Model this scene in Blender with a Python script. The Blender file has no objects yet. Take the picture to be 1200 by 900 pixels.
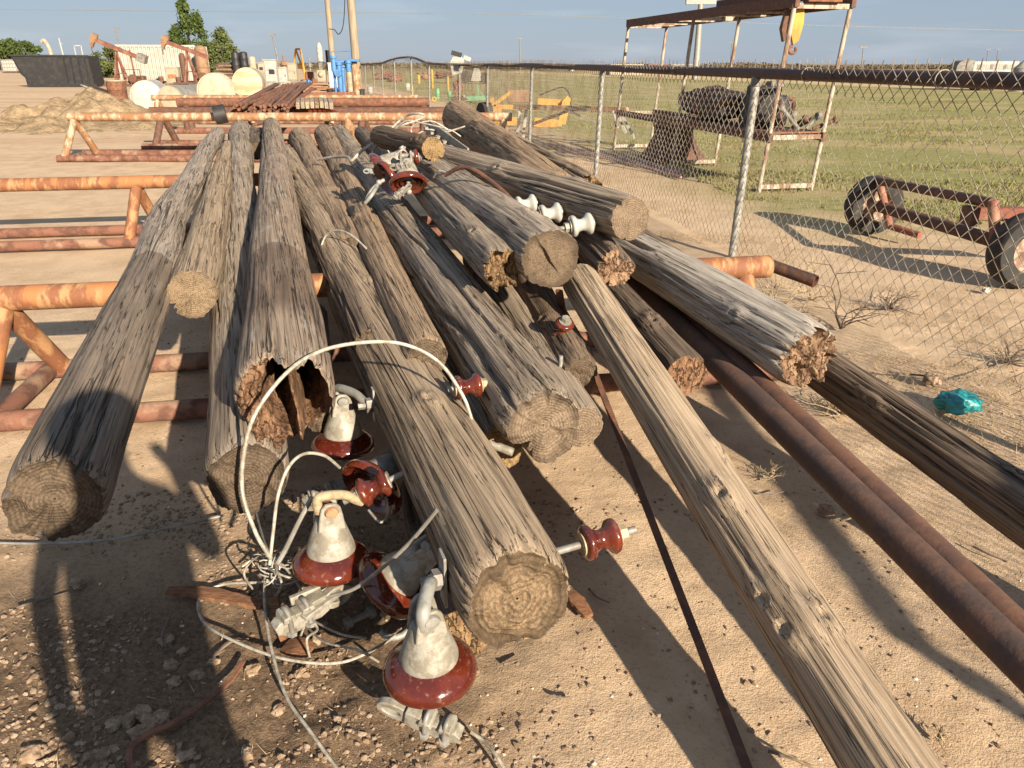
import bpy, bmesh, math, random
import numpy as np
from mathutils import Vector, Matrix
R = math.radians
random.seed(7); rng = np.random.default_rng(7)
sc = bpy.context.scene; col = sc.collection

# ------------------------------------------------------------------ camera
EYE = 1.6; FPX = 901.0; PITCH = math.atan(375/FPX); CP, SP = math.cos(PITCH), math.sin(PITCH)
cam = bpy.data.objects.new('camera', bpy.data.cameras.new('camera')); col.objects.link(cam)
cam.location = (0, 0, EYE); cam.rotation_euler = (math.pi/2-PITCH, 0, 0)
cam.data.sensor_width = 36; cam.data.lens = FPX/1200*36; cam.data.clip_end = 6000; cam.data.clip_start = .05
sc.camera = cam
# ------------------------------------------------------------------ sun and sky
SUN_EL = R(22.0); SHX, SHY = -.507, .862          # shadows fall to the front left
w = bpy.data.worlds.new('World'); sc.world = w; w.use_nodes = True
wn = w.node_tree; bg = wn.nodes['Background']
sky = wn.nodes.new('ShaderNodeTexSky'); sky.sky_type = 'NISHITA'; sky.sun_disc = False
sky.sun_elevation = SUN_EL; sky.sun_rotation = math.atan2(-SHX, -SHY)
sky.air_density = 1.0; sky.dust_density = .35; sky.ozone_density = 2.5
# a thin even veil of blue haze over the clear sky, with a few faint wisps
tcw = wn.nodes.new('ShaderNodeTexCoord'); mpw = wn.nodes.new('ShaderNodeMapping'); mpw.inputs['Scale'].default_value = (2.2, 2.2, 16)
nzw = wn.nodes.new('ShaderNodeTexNoise'); nzw.inputs['Scale'].default_value = 2.4; nzw.inputs['Detail'].default_value = 7
mrw = wn.nodes.new('ShaderNodeMapRange'); mrw.inputs[1].default_value = .50; mrw.inputs[2].default_value = .78; mrw.inputs[4].default_value = .30
veil = wn.nodes.new('ShaderNodeMix'); veil.data_type = 'RGBA'; veil.inputs[0].default_value = .86; veil.inputs[7].default_value = (2.15, 2.66, 3.50, 1)
wis = wn.nodes.new('ShaderNodeMix'); wis.data_type = 'RGBA'; wis.inputs[7].default_value = (5.2, 5.6, 6.2, 1)
wn.links.new(sky.outputs[0], veil.inputs[6]); wn.links.new(tcw.outputs['Generated'], mpw.inputs[0]); wn.links.new(mpw.outputs[0], nzw.inputs['Vector'])
wn.links.new(nzw.outputs[0], mrw.inputs[0]); wn.links.new(mrw.outputs[0], wis.inputs[0]); wn.links.new(veil.outputs[2], wis.inputs[6])
wn.links.new(wis.outputs[2], bg.inputs[0]); bg.inputs[1].default_value = .064
sl = bpy.data.lights.new('sun', 'SUN'); sl.energy = 5.0; sl.angle = R(.55); sl.color = (1, .87, .685)
sun = bpy.data.objects.new('sun', sl); col.objects.link(sun)
sd = Vector((SHX*math.cos(SUN_EL), SHY*math.cos(SUN_EL), -math.sin(SUN_EL)))
sun.rotation_euler = sd.to_track_quat('-Z', 'Y').to_euler(); sun.location = (20, -34, 20)
vs = sc.view_settings; vs.view_transform = 'Standard'; vs.look = 'None'; vs.gamma = 1; vs.use_curve_mapping = False
vs.exposure = 1.25

# ------------------------------------------------------------------ measuring helpers (photo pixel -> point in the place)
def ray(px, py):
    v = (450-py)/FPX
    return (px-600)/FPX, CP+SP*v, -SP+CP*v
def gp(px, py, z=0.0):
    x, y, d = ray(px, py); t = (EYE-z)/-d
    return Vector((x*t, y*t, z))
def at(px, py, Y):
    x, y, d = ray(px, py); t = Y/y
    return Vector((x*t, Y, EYE+d*t))
def dep(p): return CP*p.y+SP*(EYE-p.z)
def mpp(p): return dep(p)/FPX            # metres per photo pixel at that point
E1 = Vector((.985, .17, 0)); E2 = Vector((-.17, .985, 0))

# ------------------------------------------------------------------ object helpers
def tag(o, label=None, cat=None, group=None, kind=None):
    if label: o['label'] = label
    if cat: o['category'] = cat
    if group: o['group'] = group
    if kind: o['kind'] = kind
    return o
def thing(name, label, cat, loc=(0, 0, 0), group=None):
    o = bpy.data.objects.new(name, None); col.objects.link(o); o.location = loc; o.empty_display_size = .1
    return tag(o, label, cat, group)
def frame(axis, up=(0, 0, 1)):
    z = Vector(axis).normalized(); u = Vector(up)
    if abs(z.dot(u.normalized())) > .98: u = Vector((1, 0, 0))
    x = u.cross(z).normalized(); y = z.cross(x)
    return Matrix((x, y, z)).transposed()          # columns x,y,z ; z = axis
def M4(m3, loc): return Matrix.Translation(Vector(loc)) @ m3.to_4x4()

class MB:
    def __init__(s): s.v = []; s.f = []; s.m = []; s.mi = 0
    def add(s, vs, fs):
        b = len(s.v); s.v += [tuple(p) for p in vs]
        for f in fs: s.f.append(tuple(i+b for i in f)); s.m.append(s.mi)
        return s
    def box(s, c, size, rot=None):
        c = Vector(c); a, b, d = (Vector(size)*.5)
        P = [Vector((x, y, z)) for x in (-a, a) for y in (-b, b) for z in (-d, d)]
        if rot is not None: P = [rot @ p for p in P]
        return s.add([p+c for p in P], [(0, 1, 3, 2), (4, 6, 7, 5), (0, 4, 5, 1), (2, 3, 7, 6), (0, 2, 6, 4), (1, 5, 7, 3)])
    def bar(s, a, b, w, h, up=(0, 0, 1)):
        a = Vector(a); b = Vector(b); m = frame(b-a, up)
        return s.box((a+b)/2, (w, h, (b-a).length), m)
    def tube(s, pts, r, n=10, cap=True):
        pts = [Vector(p) for p in pts]; k = len(pts)
        rs = r if hasattr(r, '__len__') else [r]*k
        t0 = (pts[1]-pts[0]).normalized(); m = frame(t0); x = m.col[0].copy(); V = []; F = []
        for i, p in enumerate(pts):
            t = (pts[min(i+1, k-1)]-pts[max(i-1, 0)])
            t = t.normalized() if t.length > 1e-9 else t0
            x = (x-t*x.dot(t)); x = x.normalized() if x.length > 1e-6 else frame(t).col[0].copy(); y = t.cross(x)
            for j in range(n):
                a = 2*math.pi*j/n; V.append(p+(x*math.cos(a)+y*math.sin(a))*rs[i])
        for i in range(k-1):
            for j in range(n):
                q = (j+1) % n; F.append((i*n+j, i*n+q, (i+1)*n+q, (i+1)*n+j))
        if cap: F.append(tuple(range(n-1, -1, -1))); F.append(tuple((k-1)*n+j for j in range(n)))
        return s.add(V, F)
    def lathe(s, prof, M=None, n=24, cap=True):
        M = M or Matrix.Identity(4); V = []; F = []; k = len(prof)
        for r, z in prof:
            for j in range(n):
                a = 2*math.pi*j/n; V.append(M @ Vector((max(r, 1e-5)*math.cos(a), max(r, 1e-5)*math.sin(a), z)))
        for i in range(k-1):
            for j in range(n):
                q = (j+1) % n; F.append((i*n+j, i*n+q, (i+1)*n+q, (i+1)*n+j))
        if cap: F.append(tuple(range(n-1, -1, -1))); F.append(tuple((k-1)*n+j for j in range(n)))
        return s.add(V, F)
    def cyl(s, a, b, r, n=12): return s.tube([a, b], r, n)
    def prism(s, poly, th, M=None):
        M = M or Matrix.Identity(4); k = len(poly)
        V = [M @ Vector((x, y, -th/2)) for x, y in poly]+[M @ Vector((x, y, th/2)) for x, y in poly]
        F = [tuple(range(k-1, -1, -1)), tuple(range(k, 2*k))]+[(i, (i+1) % k, k+(i+1) % k, k+i) for i in range(k)]
        return s.add(V, F)
    def plate(s, outer, inner, th, M=None):           # a plate with one hole, both loops with the same count
        M = M or Matrix.Identity(4); k = len(outer); V = []
        for z in (-th/2, th/2):
            V += [M @ Vector((x, y, z)) for x, y in outer]+[M @ Vector((x, y, z)) for x, y in inner]
        F = []
        for i in range(k):
            j = (i+1) % k
            F += [(j, i, k+i, k+j), (2*k+i, 2*k+j, 3*k+j, 3*k+i), (i, j, 2*k+j, 2*k+i), (k+j, k+i, 3*k+i, 3*k+j)]
        return s.add(V, F)
    def ball(s, c, r, n=10, sq=(1, 1, 1)):
        pr = [(r*math.sin(math.pi*i/n), -r*math.cos(math.pi*i/n)) for i in range(n+1)]
        return s.lathe(pr, Matrix.Translation(Vector(c)) @ Matrix.Diagonal((*sq, 1)), max(8, n+4))
    def build(s, name, mats, parent=None, bevel=0, sharp=.7, origin=None):
        me = bpy.data.meshes.new(name); o = bpy.data.objects.new(name, me); col.objects.link(o)
        off = Vector((0, 0, 0)); p = parent
        while p is not None: off += p.location; p = p.parent
        if parent is not None:
            o.parent = parent
        elif origin is not None:
            o.location = origin; off = Vector(origin)
        me.from_pydata([tuple(Vector(q)-off) for q in s.v], [], s.f); me.update()
        mats = mats if isinstance(mats, (list, tuple)) else [mats]
        for m in mats: me.materials.append(m)
        if len(mats) > 1: me.polygons.foreach_set('material_index', s.m)
        me.polygons.foreach_set('use_smooth', [True]*len(s.f)); me.set_sharp_from_angle(angle=sharp)
        if bevel:
            b = o.modifiers.new('bevel', 'BEVEL'); b.width = bevel; b.segments = 2; b.limit_method = 'ANGLE'
        return o
def np_mesh(name, V, F, mats, mi=None, smooth=True, sharp=None):
    """V (n,3) array, F (m,k) array with one k for all"""
    me = bpy.data.meshes.new(name); V = np.asarray(V, np.float32); F = np.asarray(F, np.int32); m, k = F.shape
    me.vertices.add(len(V)); me.vertices.foreach_set('co', V.ravel())
    me.loops.add(m*k); me.loops.foreach_set('vertex_index', F.ravel())
    me.polygons.add(m); me.polygons.foreach_set('loop_start', np.arange(m, dtype=np.int32)*k)
    me.polygons.foreach_set('loop_total', np.full(m, k, np.int32))
    for q in (mats if isinstance(mats, (list, tuple)) else [mats]): me.materials.append(q)
    if mi is not None: me.polygons.foreach_set('material_index', np.asarray(mi, np.int32))
    me.polygons.foreach_set('use_smooth', np.full(m, smooth)); me.update(); me.validate()
    if sharp: me.set_sharp_from_angle(angle=sharp)
    o = bpy.data.objects.new(name, me); col.objects.link(o); return o
def smooth_path(pts, k=8):
    pts = [Vector(p) for p in pts]; out = []
    for i in range(len(pts)-1):
        p0 = pts[max(i-1, 0)]; p1 = pts[i]; p2 = pts[i+1]; p3 = pts[min(i+2, len(pts)-1)]
        for j in range(k):
            t = j/k; out.append(.5*((2*p1)+(p2-p0)*t+(2*p0-5*p1+4*p2-p3)*t*t+(3*p1-p0-3*p2+p3)*t**3))
    out.append(pts[-1]); return out

# vectorised value noise
def _h(i, j, k, s):
    n = (i*374761393+j*668265263+k*2147483647+s*1274126177) & 0xffffffff
    n = ((n ^ (n >> 13))*1274126177) & 0xffffffff
    n = ((n ^ (n >> 16))*2246822519) & 0xffffffff
    return ((n ^ (n >> 15)) & 0xffff)/32767.5-1
def vn(x, y, z, s=0):
    x, y, z = np.broadcast_arrays(x, y, z)
    i = np.floor(x).astype(np.int64); j = np.floor(y).astype(np.int64); k = np.floor(z).astype(np.int64)
    fx, fy, fz = x-i, y-j, z-k
    fx = fx*fx*(3-2*fx); fy = fy*fy*(3-2*fy); fz = fz*fz*(3-2*fz); r = 0
    for a in (0, 1):
        for b in (0, 1):
            for c in (0, 1):
                r = r+_h(i+a, j+b, k+c, s)*(fx if a else 1-fx)*(fy if b else 1-fy)*(fz if c else 1-fz)
    return r
def fbm(x, y, z, s=0, o=4):
    r = 0; a = 1.0; f = 1.0
    for q in range(o): r = r+a*vn(x*f, y*f, z*f, s+q*17); a *= .5; f *= 2.03
    return r

# ------------------------------------------------------------------ materials
class NT:
    def __init__(s, name):
        s.m = bpy.data.materials.new(name); s.m.use_nodes = True; s.t = s.m.node_tree; s.b = s.t.nodes['Principled BSDF']
    def n(s, typ, **kw):
        q = s.t.nodes.new(typ)
        for k, v in kw.items(): setattr(q, k, v)
        return q
    def put(s, sock, v):
        if hasattr(v, 'is_output'): s.t.links.new(v, sock)
        elif isinstance(v, (tuple, list)) and len(v) == 3 and sock.type == 'RGBA': sock.default_value = (*v, 1)
        else: sock.default_value = v
    def coord(s, which='Object', rnd=True):
        c = s.n('ShaderNodeTexCoord').outputs[which]
        if rnd:
            oi = s.n('ShaderNodeObjectInfo').outputs['Random']; mu = s.math('MULTIPLY', oi, 53.0)
            a = s.n('ShaderNodeVectorMath', operation='ADD'); s.put(a.inputs[0], c); s.put(a.inputs[1], mu); c = a.outputs[0]
        return c
    def pos(s): return s.n('ShaderNodeNewGeometry').outputs['Position']
    def mp(s, v, scale, rot=(0, 0, 0)):
        q = s.n('ShaderNodeMapping'); s.put(q.inputs[0], v); q.inputs['Scale'].default_value = scale; q.inputs['Rotation'].default_value = rot
        return q.outputs[0]
    def noise(s, v, scale=1.0, detail=4.0, rough=.55, dist=0.0):
        q = s.n('ShaderNodeTexNoise'); s.put(q.inputs['Vector'], v); q.inputs['Scale'].default_value = scale
        q.inputs['Detail'].default_value = detail; q.inputs['Roughness'].default_value = rough; q.inputs['Distortion'].default_value = dist
        return q.outputs[0]
    def voro(s, v, scale, feature='F1'):
        q = s.n('ShaderNodeTexVoronoi', feature=feature); s.put(q.inputs['Vector'], v); q.inputs['Scale'].default_value = scale
        return q.outputs['Distance']
    def math(s, op, a, b=0.0, c=None, clamp=False):
        q = s.n('ShaderNodeMath', operation=op, use_clamp=clamp); s.put(q.inputs[0], a); s.put(q.inputs[1], b)
        if c is not None: s.put(q.inputs[2], c)
        return q.outputs[0]
    def ss(s, v, lo, hi):                      # smoothstep lo..hi -> 0..1 (either order)
        q = s.n('ShaderNodeMapRange', interpolation_type='SMOOTHSTEP'); s.put(q.inputs[0], v)
        if lo < hi: q.inputs[1].default_value = lo; q.inputs[2].default_value = hi
        else:
            q.inputs[1].default_value = hi; q.inputs[2].default_value = lo; q.inputs[3].default_value = 1; q.inputs[4].default_value = 0
        return q.outputs[0]
    def mix(s, f, a, b, mode='MIX'):
        q = s.n('ShaderNodeMix', data_type='RGBA', blend_type=mode); s.put(q.inputs[0], f); s.put(q.inputs[6], a); s.put(q.inputs[7], b)
        return q.outputs[2]
    def sep(s, v):
        q = s.n('ShaderNodeSeparateXYZ'); s.put(q.inputs[0], v); return q.outputs
    def bump(s, h, strength=.5, dist=.01, prev=None):
        q = s.n('ShaderNodeBump'); s.put(q.inputs['Height'], h); q.inputs['Strength'].default_value = strength
        q.inputs['Distance'].default_value = dist
        if prev is not None: s.put(q.inputs['Normal'], prev)
        return q.outputs[0]
    def done(s, colr, rough=.8, normal=None, metal=0.0, spec=None, coat=None):
        s.put(s.b.inputs['Base Color'], colr); s.put(s.b.inputs['Roughness'], rough); s.put(s.b.inputs['Metallic'], metal)
        if normal is not None: s.put(s.b.inputs['Normal'], normal)
        if spec is not None: s.b.inputs['Specular IOR Level'].default_value = spec
        if coat: s.b.inputs['Coat Weight'].default_value = coat; s.b.inputs['Coat Roughness'].default_value = .06
        return s.m

def wood(name, light, mid, dark, patch=.5, lichen=0.0, stain=None, twist=.15, crackw=.012):
    """weathered round timber; the log's axis is local Y; stain=(y0,y1,amount,colour) darker treated butt"""
    t = NT(name); c0 = t.n('ShaderNodeTexCoord').outputs['Object']; x, y, z = t.sep(c0)
    vr = t.n('ShaderNodeVectorRotate', rotation_type='Y_AXIS'); t.put(vr.inputs['Vector'], c0); t.put(vr.inputs['Angle'], t.math('MULTIPLY', y, twist))
    oi = t.n('ShaderNodeObjectInfo').outputs['Random']; a = t.n('ShaderNodeVectorMath', operation='ADD')
    t.put(a.inputs[0], vr.outputs[0]); t.put(a.inputs[1], t.math('MULTIPLY', oi, 37.0)); c = a.outputs[0]
    g1 = t.noise(t.mp(c, (190, 2.2, 190)), 1, 6, .62, .1)
    g2 = t.noise(t.mp(c, (55, .9, 55)), 1, 5, .6)
    pa = t.noise(t.mp(c, (8, 1.5, 8)), 1, 6, .65)
    bl = t.noise(t.mp(c, (5, .9, 5)), 1, 3, .5)
    k1 = t.noise(t.mp(c, (15, .2, 15)), 1, 4, .5, .15); k2 = t.noise(t.mp(c, (58, .7, 58)), 1, 4, .55, .1)
    cr1 = t.math('MULTIPLY', t.ss(t.math('ABSOLUTE', t.math('SUBTRACT', k1, .5)), crackw, 0.0), t.ss(bl, .40, .56))
    cr2 = t.math('MULTIPLY', t.math('MULTIPLY', t.ss(t.math('ABSOLUTE', t.math('SUBTRACT', k2, .5)), .015, 0.0), .85), t.ss(pa, .36, .52))
    cr = t.math('MAXIMUM', cr1, cr2)
    base = t.mix(t.ss(g1, .32, .68), mid, light)
    base = t.mix(t.math('MULTIPLY', t.ss(pa, .46, .74), t.math('MULTIPLY', patch, .7) if False else patch*.72), base, dark)
    base = t.mix(t.math('MULTIPLY', t.ss(g2, .48, .70), .42), base, dark)
    if lichen: base = t.mix(t.math('MULTIPLY', t.ss(t.noise(t.mp(c, (16, 5, 16)), 1, 6, .7), .52, .68), lichen), base, (.46, .43, .39))
    tone = t.n('ShaderNodeHueSaturation'); t.put(tone.inputs['Color'], base); t.put(tone.inputs['Value'], t.math('ADD', .80, t.math('MULTIPLY', oi, .38))); t.put(tone.inputs['Saturation'], t.math('ADD', .88, t.math('MULTIPLY', t.math('FRACT', t.math('MULTIPLY', oi, 7.31)), .42))); base = tone.outputs[0]
    if stain:
        y0, y1, am, sc_ = stain
        sm = t.math('MULTIPLY', t.ss(t.math('ADD', y, t.math('MULTIPLY', pa, .06)), y1+.02, y1), t.ss(y, y0-.25, y0+.05))
        base = t.mix(t.math('MULTIPLY', sm, am), base, t.mix(t.ss(pa, .35, .6), sc_, tuple(q*.5 for q in sc_)))
    base = t.mix(t.math('MULTIPLY', cr, .9), base, tuple(q*.25 for q in dark))
    h = t.math('SUBTRACT', t.math('ADD', t.math('MULTIPLY', g1, .55), t.math('MULTIPLY', g2, .25)), t.math('MULTIPLY', cr, .9))
    return t.done(base, .88, t.bump(h, .95, .008), spec=.2)
def endgrain(name, light, dark, crack=.5, ring=150, rot=0.0):
    t = NT(name); c0 = t.n('ShaderNodeTexCoord').outputs['Object']; x, y, z = t.sep(c0)
    oi = t.n('ShaderNodeObjectInfo').outputs['Random']
    nw = t.noise(t.mp(c0, (9, 9, 9)), 1, 3, .5)
    r = t.math('SQRT', t.math('ADD', t.math('MULTIPLY', x, x), t.math('MULTIPLY', z, z)))
    rr = t.math('ADD', r, t.math('MULTIPLY', nw, .022))
    rg = t.math('SINE', t.math('MULTIPLY', rr, ring*5.2)); rg = t.ss(rg, -.6, .9)
    an = t.math('ARCTAN2', x, z)
    cv = t.n('ShaderNodeCombineXYZ'); t.put(cv.inputs[0], t.math('MULTIPLY', t.math('SINE', an), 3.2)); t.put(cv.inputs[1], t.math('MULTIPLY', t.math('COSINE', an), 3.2)); t.put(cv.inputs[2], t.math('ADD', t.math('MULTIPLY', r, 5.0), t.math('MULTIPLY', oi, 40)))
    rn = t.noise(cv.outputs[0], 1.3, 4, .6)
    fine = t.noise(c0, 140, 4, .6); big = t.noise(c0, 14, 3, .5)
    cr = t.math('MULTIPLY', t.math('MULTIPLY', t.ss(t.math('ABSOLUTE', t.math('SUBTRACT', rn, .5)), .014, .0), t.ss(r, .008, .03)), t.ss(big, .42, .6))
    base = t.mix(t.math('MULTIPLY', t.math('MULTIPLY', rg, .62), t.ss(nw, .2, .55)), light, dark)
    base = t.mix(t.math('MULTIPLY', t.ss(fine, .42, .62), .65), base, tuple(q*.8 for q in dark))
    base = t.mix(t.math('MULTIPLY', t.ss(big, .5, .72), rot+.25), base, tuple(q*.6 for q in dark))
    base = t.mix(t.math('MULTIPLY', t.ss(t.math('ADD', r, t.math('MULTIPLY', big, .05)), .10, .135), .65), base, tuple(q*.5 for q in dark))
    base = t.mix(t.math('MULTIPLY', cr, crack), base, tuple(q*.18 for q in dark))
    h = t.math('SUBTRACT', t.math('ADD', t.math('MULTIPLY', rg, -.22), t.math('MULTIPLY', fine, .6)), t.math('MULTIPLY', cr, min(1, crack*1.3)))
    return t.done(base, .9, t.bump(h, .9, .005), spec=.2)
def rotten(name, light, dark):
    t = NT(name); c = t.coord()
    n1 = t.noise(t.mp(c, (40, 18, 22)), 1, 7, .65); n2 = t.noise(c, 120, 4, .6); k = t.noise(t.mp(c, (30, 30, 12)), 1, 4, .6)
    cr = t.ss(t.math('ABSOLUTE', t.math('SUBTRACT', k, .5)), .03, 0.0)
    b = t.mix(t.ss(n1, .35, .65), dark, light); b = t.mix(t.math('MULTIPLY', t.ss(n2, .5, .7), .4), b, dark)
    b = t.mix(t.math('MULTIPLY', cr, .7), b, tuple(q*.3 for q in dark))
    return t.done(b, .95, t.bump(t.math('SUBTRACT', t.math('ADD', n1, t.math('MULTIPLY', n2, .4)), cr), 1, .012), spec=.15)
def paint(name, base, second=None, amount=.5, scale=8, rough=.6, metal=0.0, bump=.15, fine=60, stretch=(1, 1, 1), third=None, spec=None):
    """worn paint / rust / galvanised metal: base with patches of a second (and third) colour"""
    t = NT(name); c = t.coord(); v = t.mp(c, tuple(scale*q for q in stretch))
    n1 = t.noise(v, 1, 7, .65); n2 = t.noise(c, fine, 4, .6); n3 = t.noise(t.mp(c, tuple(scale*.37*q for q in stretch)), 1, 5, .6)
    second = second or tuple(q*.7 for q in base)
    th = .5+(.5-amount)*.36
    b = t.mix(t.ss(n1, th-.07, th+.07), base, second)
    if third: b = t.mix(t.ss(n3, .52, .62), b, third)
    b = t.mix(t.math('MULTIPLY', t.ss(n2, .4, .7), .3), b, tuple(q*.62 for q in base))
    rr = t.math('ADD', t.math('MULTIPLY', n1, .3), rough-.12)
    return t.done(b, rr, t.bump(t.math('ADD', n2, t.math('MULTIPLY', n1, .5)), bump, .004), metal, spec)

G = {}
G['orange'] = paint('yellow_paint_rusting', (.35, .19, .085), (.185, .068, .030), .6, 6, .72, stretch=(3, 1, 1), third=(.33, .13, .045), bump=.4, fine=90)
G['base_rust'] = paint('red_brown_rust', (.185, .08, .05), (.10, .045, .03), .45, 9, .85, third=(.25, .16, .105), bump=.35)
G['white_rust'] = paint('white_paint_rusting', (.40, .32, .21), (.25, .11, .045), .58, 4, .6, stretch=(2, 1, 1))
G['rust_dark'] = paint('dark_rusty_steel', (.085, .042, .028), (.15, .065, .035), .42, 14, .75, bump=.4)
G['pipe_rust'] = paint('rusty_pipe', (.065, .039, .031), (.105, .053, .034), .45, 10, .75, bump=.4, third=(.095, .05, .034))
G['rust_mid'] = paint('rusty_steel', (.20, .085, .045), (.11, .05, .03), .5, 10, .8, bump=.35)
G['galv'] = paint('galvanised_steel', (.30, .29, .265), (.20, .19, .165), .45, 16, .55, .25, .15, 90)
G['galv_new'] = paint('cast_aluminium', (.30, .28, .235), (.195, .17, .13), .47, 26, .55, .12, .25, 130)
G['galv_dark'] = paint('dull_zinc', (.25, .24, .22), (.17, .15, .13), .5, 18, .6, .3, .2, 90)
G['brass'] = paint('yellowed_washer', (.37, .29, .18), (.27, .20, .12), .4, 30, .6, .1, .2)
G['pin_rust'] = paint('rusty_pin_head', (.36, .19, .10), (.22, .10, .05), .5, 30, .8, 0, .3, 200)
def glaze(name, c, c2):
    t = NT(name); q = t.coord(); n = t.noise(q, 9, 4, .6); f = t.noise(q, 70, 5, .6)
    b = t.mix(t.ss(n, .4, .65), c, c2); b = t.mix(t.math('MULTIPLY', t.ss(f, .56, .70), .42), b, (.20, .14, .095))
    return t.done(b, t.math('ADD', .13, t.math('MULTIPLY', t.ss(f, .45, .75), .28)), t.bump(n, .06, .004), spec=.5, coat=.5)
G['porcelain'] = glaze('brown_glazed_porcelain', (.066, .0105, .006), (.12, .022, .009))
G['porcelain_white'] = glaze('white_glazed_porcelain', (.40, .39, .35), (.33, .315, .28))
G['wire'] = paint('dull_aluminium_wire', (.40, .37, .31), (.25, .22, .17), .45, 30, .5, .15, .1)
G['wire_grey'] = paint('grey_wire', (.30, .28, .25), (.22, .2, .17), .5, 20, .5, .3, .1)
G['rail'] = paint('dark_brown_pipe', (.050, .026, .022), (.085, .042, .03), .35, 9, .6, 0, .2)
G['black'] = paint('black_paint', (.014, .014, .015), (.026, .023, .021), .4, 3, .55)
G['rubber'] = paint('tyre_rubber', (.022, .021, .020), (.06, .05, .042), .35, 12, .85)
G['white'] = paint('white_paint', (.37, .355, .32), (.29, .27, .23), .42, 4, .55)
G['cream'] = paint('cream_paint', (.33, .285, .205), (.26, .21, .14), .4, 2, .6)
G['cream_corr'] = paint('cream_steel_sheet', (.345, .335, .29), (.29, .275, .23), .4, 2, .55)
G['tan'] = paint('tan_rusty_shell', (.25, .145, .08), (.18, .10, .055), .4, 3, .7)
G['tank_grey'] = paint('grey_tank_steel', (.26, .25, .23), (.20, .19, .165), .5, 3, .5, .2)
G['red'] = paint('faded_red_paint', (.20, .07, .042), (.13, .05, .033), .5, 4, .7, third=(.21, .115, .07))
G['grey_steel'] = paint('weathered_grey_steel', (.20, .19, .17), (.13, .11, .09), .5, 6, .7)
G['yellow'] = paint('yellow_paint', (.47, .25, .03), (.33, .16, .03), .35, 3, .6)
G['yellow_bright'] = paint('bright_yellow_paint', (.42, .27, .03), (.32, .19, .03), .35, 3, .6)
G['blue'] = paint('blue_paint', (.06, .18, .38), (.045, .13, .29), .4, 3, .55)
G['green'] = paint('green_paint', (.11, .30, .15), (.08, .21, .10), .4, 3, .6)
G['teal'] = paint('teal_plastic_film', (.02, .24, .25), (.012, .15, .17), .4, 9, .35, third=(.34, .38, .38))
G['pink'] = paint('faded_pink_hose', (.33, .20, .195), (.25, .15, .14), .5, 4, .7)
G['glass'] = NT('dark_glass').done((.03, .04, .05), .15)
G['wood_pole'] = paint('pale_pole_wood', (.30, .245, .175), (.22, .175, .12), .5, 3, .9, stretch=(4, 4, .3))
G['bark'] = paint('bark_brown', (.10, .07, .05), (.06, .042, .03), .5, 6, .95, bump=.5)
G['strip'] = paint('orange_bark_strip', (.22, .10, .045), (.12, .055, .027), .5, 22, .9, bump=.6, stretch=(1, 4, 1))
G['dry'] = paint('dry_stem', (.40, .31, .19), (.28, .20, .12), .5, 30, .9)
G['dry_dark'] = paint('grey_dead_twig', (.17, .13, .10), (.10, .075, .055), .5, 30, .9)
G['cloth'] = paint('dark_cloth', (.05, .06, .09), (.04, .045, .07), .5, 9, .9)
G['skin'] = paint('skin', (.45, .26, .18), (.40, .22, .15), .5, 9, .6)
# ================================================================== GROUND
def axis_steps(lo, hi, step, farlo, farhi, g=1.09):
    a = list(np.arange(lo, hi+1e-6, step)); s = step; v = hi; up = []
    while v < farhi: s *= g; v += s; up.append(v)
    s = step; v = lo; dn = []
    while v > farlo: s *= g; v -= s; dn.append(v)
    return np.array(dn[::-1]+a+up)
def ground_z(X, Y):
    X = np.asarray(X, float); Y = np.asarray(Y, float); Z0 = X*0
    near = np.clip((14-np.hypot(X, Y))/8, 0, 1)
    z = fbm(X*.9, Y*.9, Z0, 3, 3)*.010+fbm(X*6, Y*6, Z0, 5, 3)*.005*near+fbm(X*22, Y*22, Z0, 9, 2)*.0014*near
    soil = np.clip((2.7-Y)/1.2, 0, 1)*np.clip((.35-X)/.6, 0, 1)
    z = z+soil*(fbm(X*10, Y*10, Z0, 21, 4)*.010+np.clip(fbm(X*26, Y*26, Z0, 23, 2), 0, 1)*.009)
    far = np.clip(np.hypot(X, Y)/40-1, 0, 1)
    return z*(1-far)-.012
gx = axis_steps(-3.0, 3.0, .019, -3500, 3500); gy = axis_steps(.5, 5.4, .017, -150, 4000)
GX, GY = np.meshgrid(gx, gy); GZ = ground_z(GX, GY)
nx, ny = len(gx), len(gy); ix = np.arange(nx-1); iy = np.arange(ny-1); IX, IY = np.meshgrid(ix, iy)
q0 = (IY*nx+IX).ravel()
t = NT('dry_ground'); P = t.pos(); px, py_, pz = t.sep(P)
n_big = t.noise(t.mp(P, (.5, .5, .5)), 1, 5, .6); n_mid = t.noise(t.mp(P, (3, 3, 3)), 1, 6, .62); n_f = t.noise(t.mp(P, (60, 60, 60)), 1, 6, .7)
n_g = t.noise(t.mp(P, (190, 190, 190)), 1, 3, .6)
sand = t.mix(t.ss(n_mid, .36, .66), (.545, .40, .265), (.425, .30, .19)); sand = t.mix(t.math('MULTIPLY', t.ss(n_big, .42, .66), .6), sand, (.53, .395, .265))
sand = t.mix(t.math('MULTIPLY', t.ss(n_f, .5, .72), .55), sand, (.23, .145, .085))
sand = t.mix(t.math('MULTIPLY', t.ss(n_g, .60, .72), .45), sand, (.56, .44, .32))
# wheel tracks far out in the yard
tr = t.noise(t.mp(P, (.03, .55, .1), (0, 0, .12)), 1, 4, .6)
far = t.ss(py_, 10, 26)
sand = t.mix(t.math('MULTIPLY', t.math('MULTIPLY', t.ss(tr, .45, .62), far), .55), sand, (.33, .20, .115))
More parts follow.
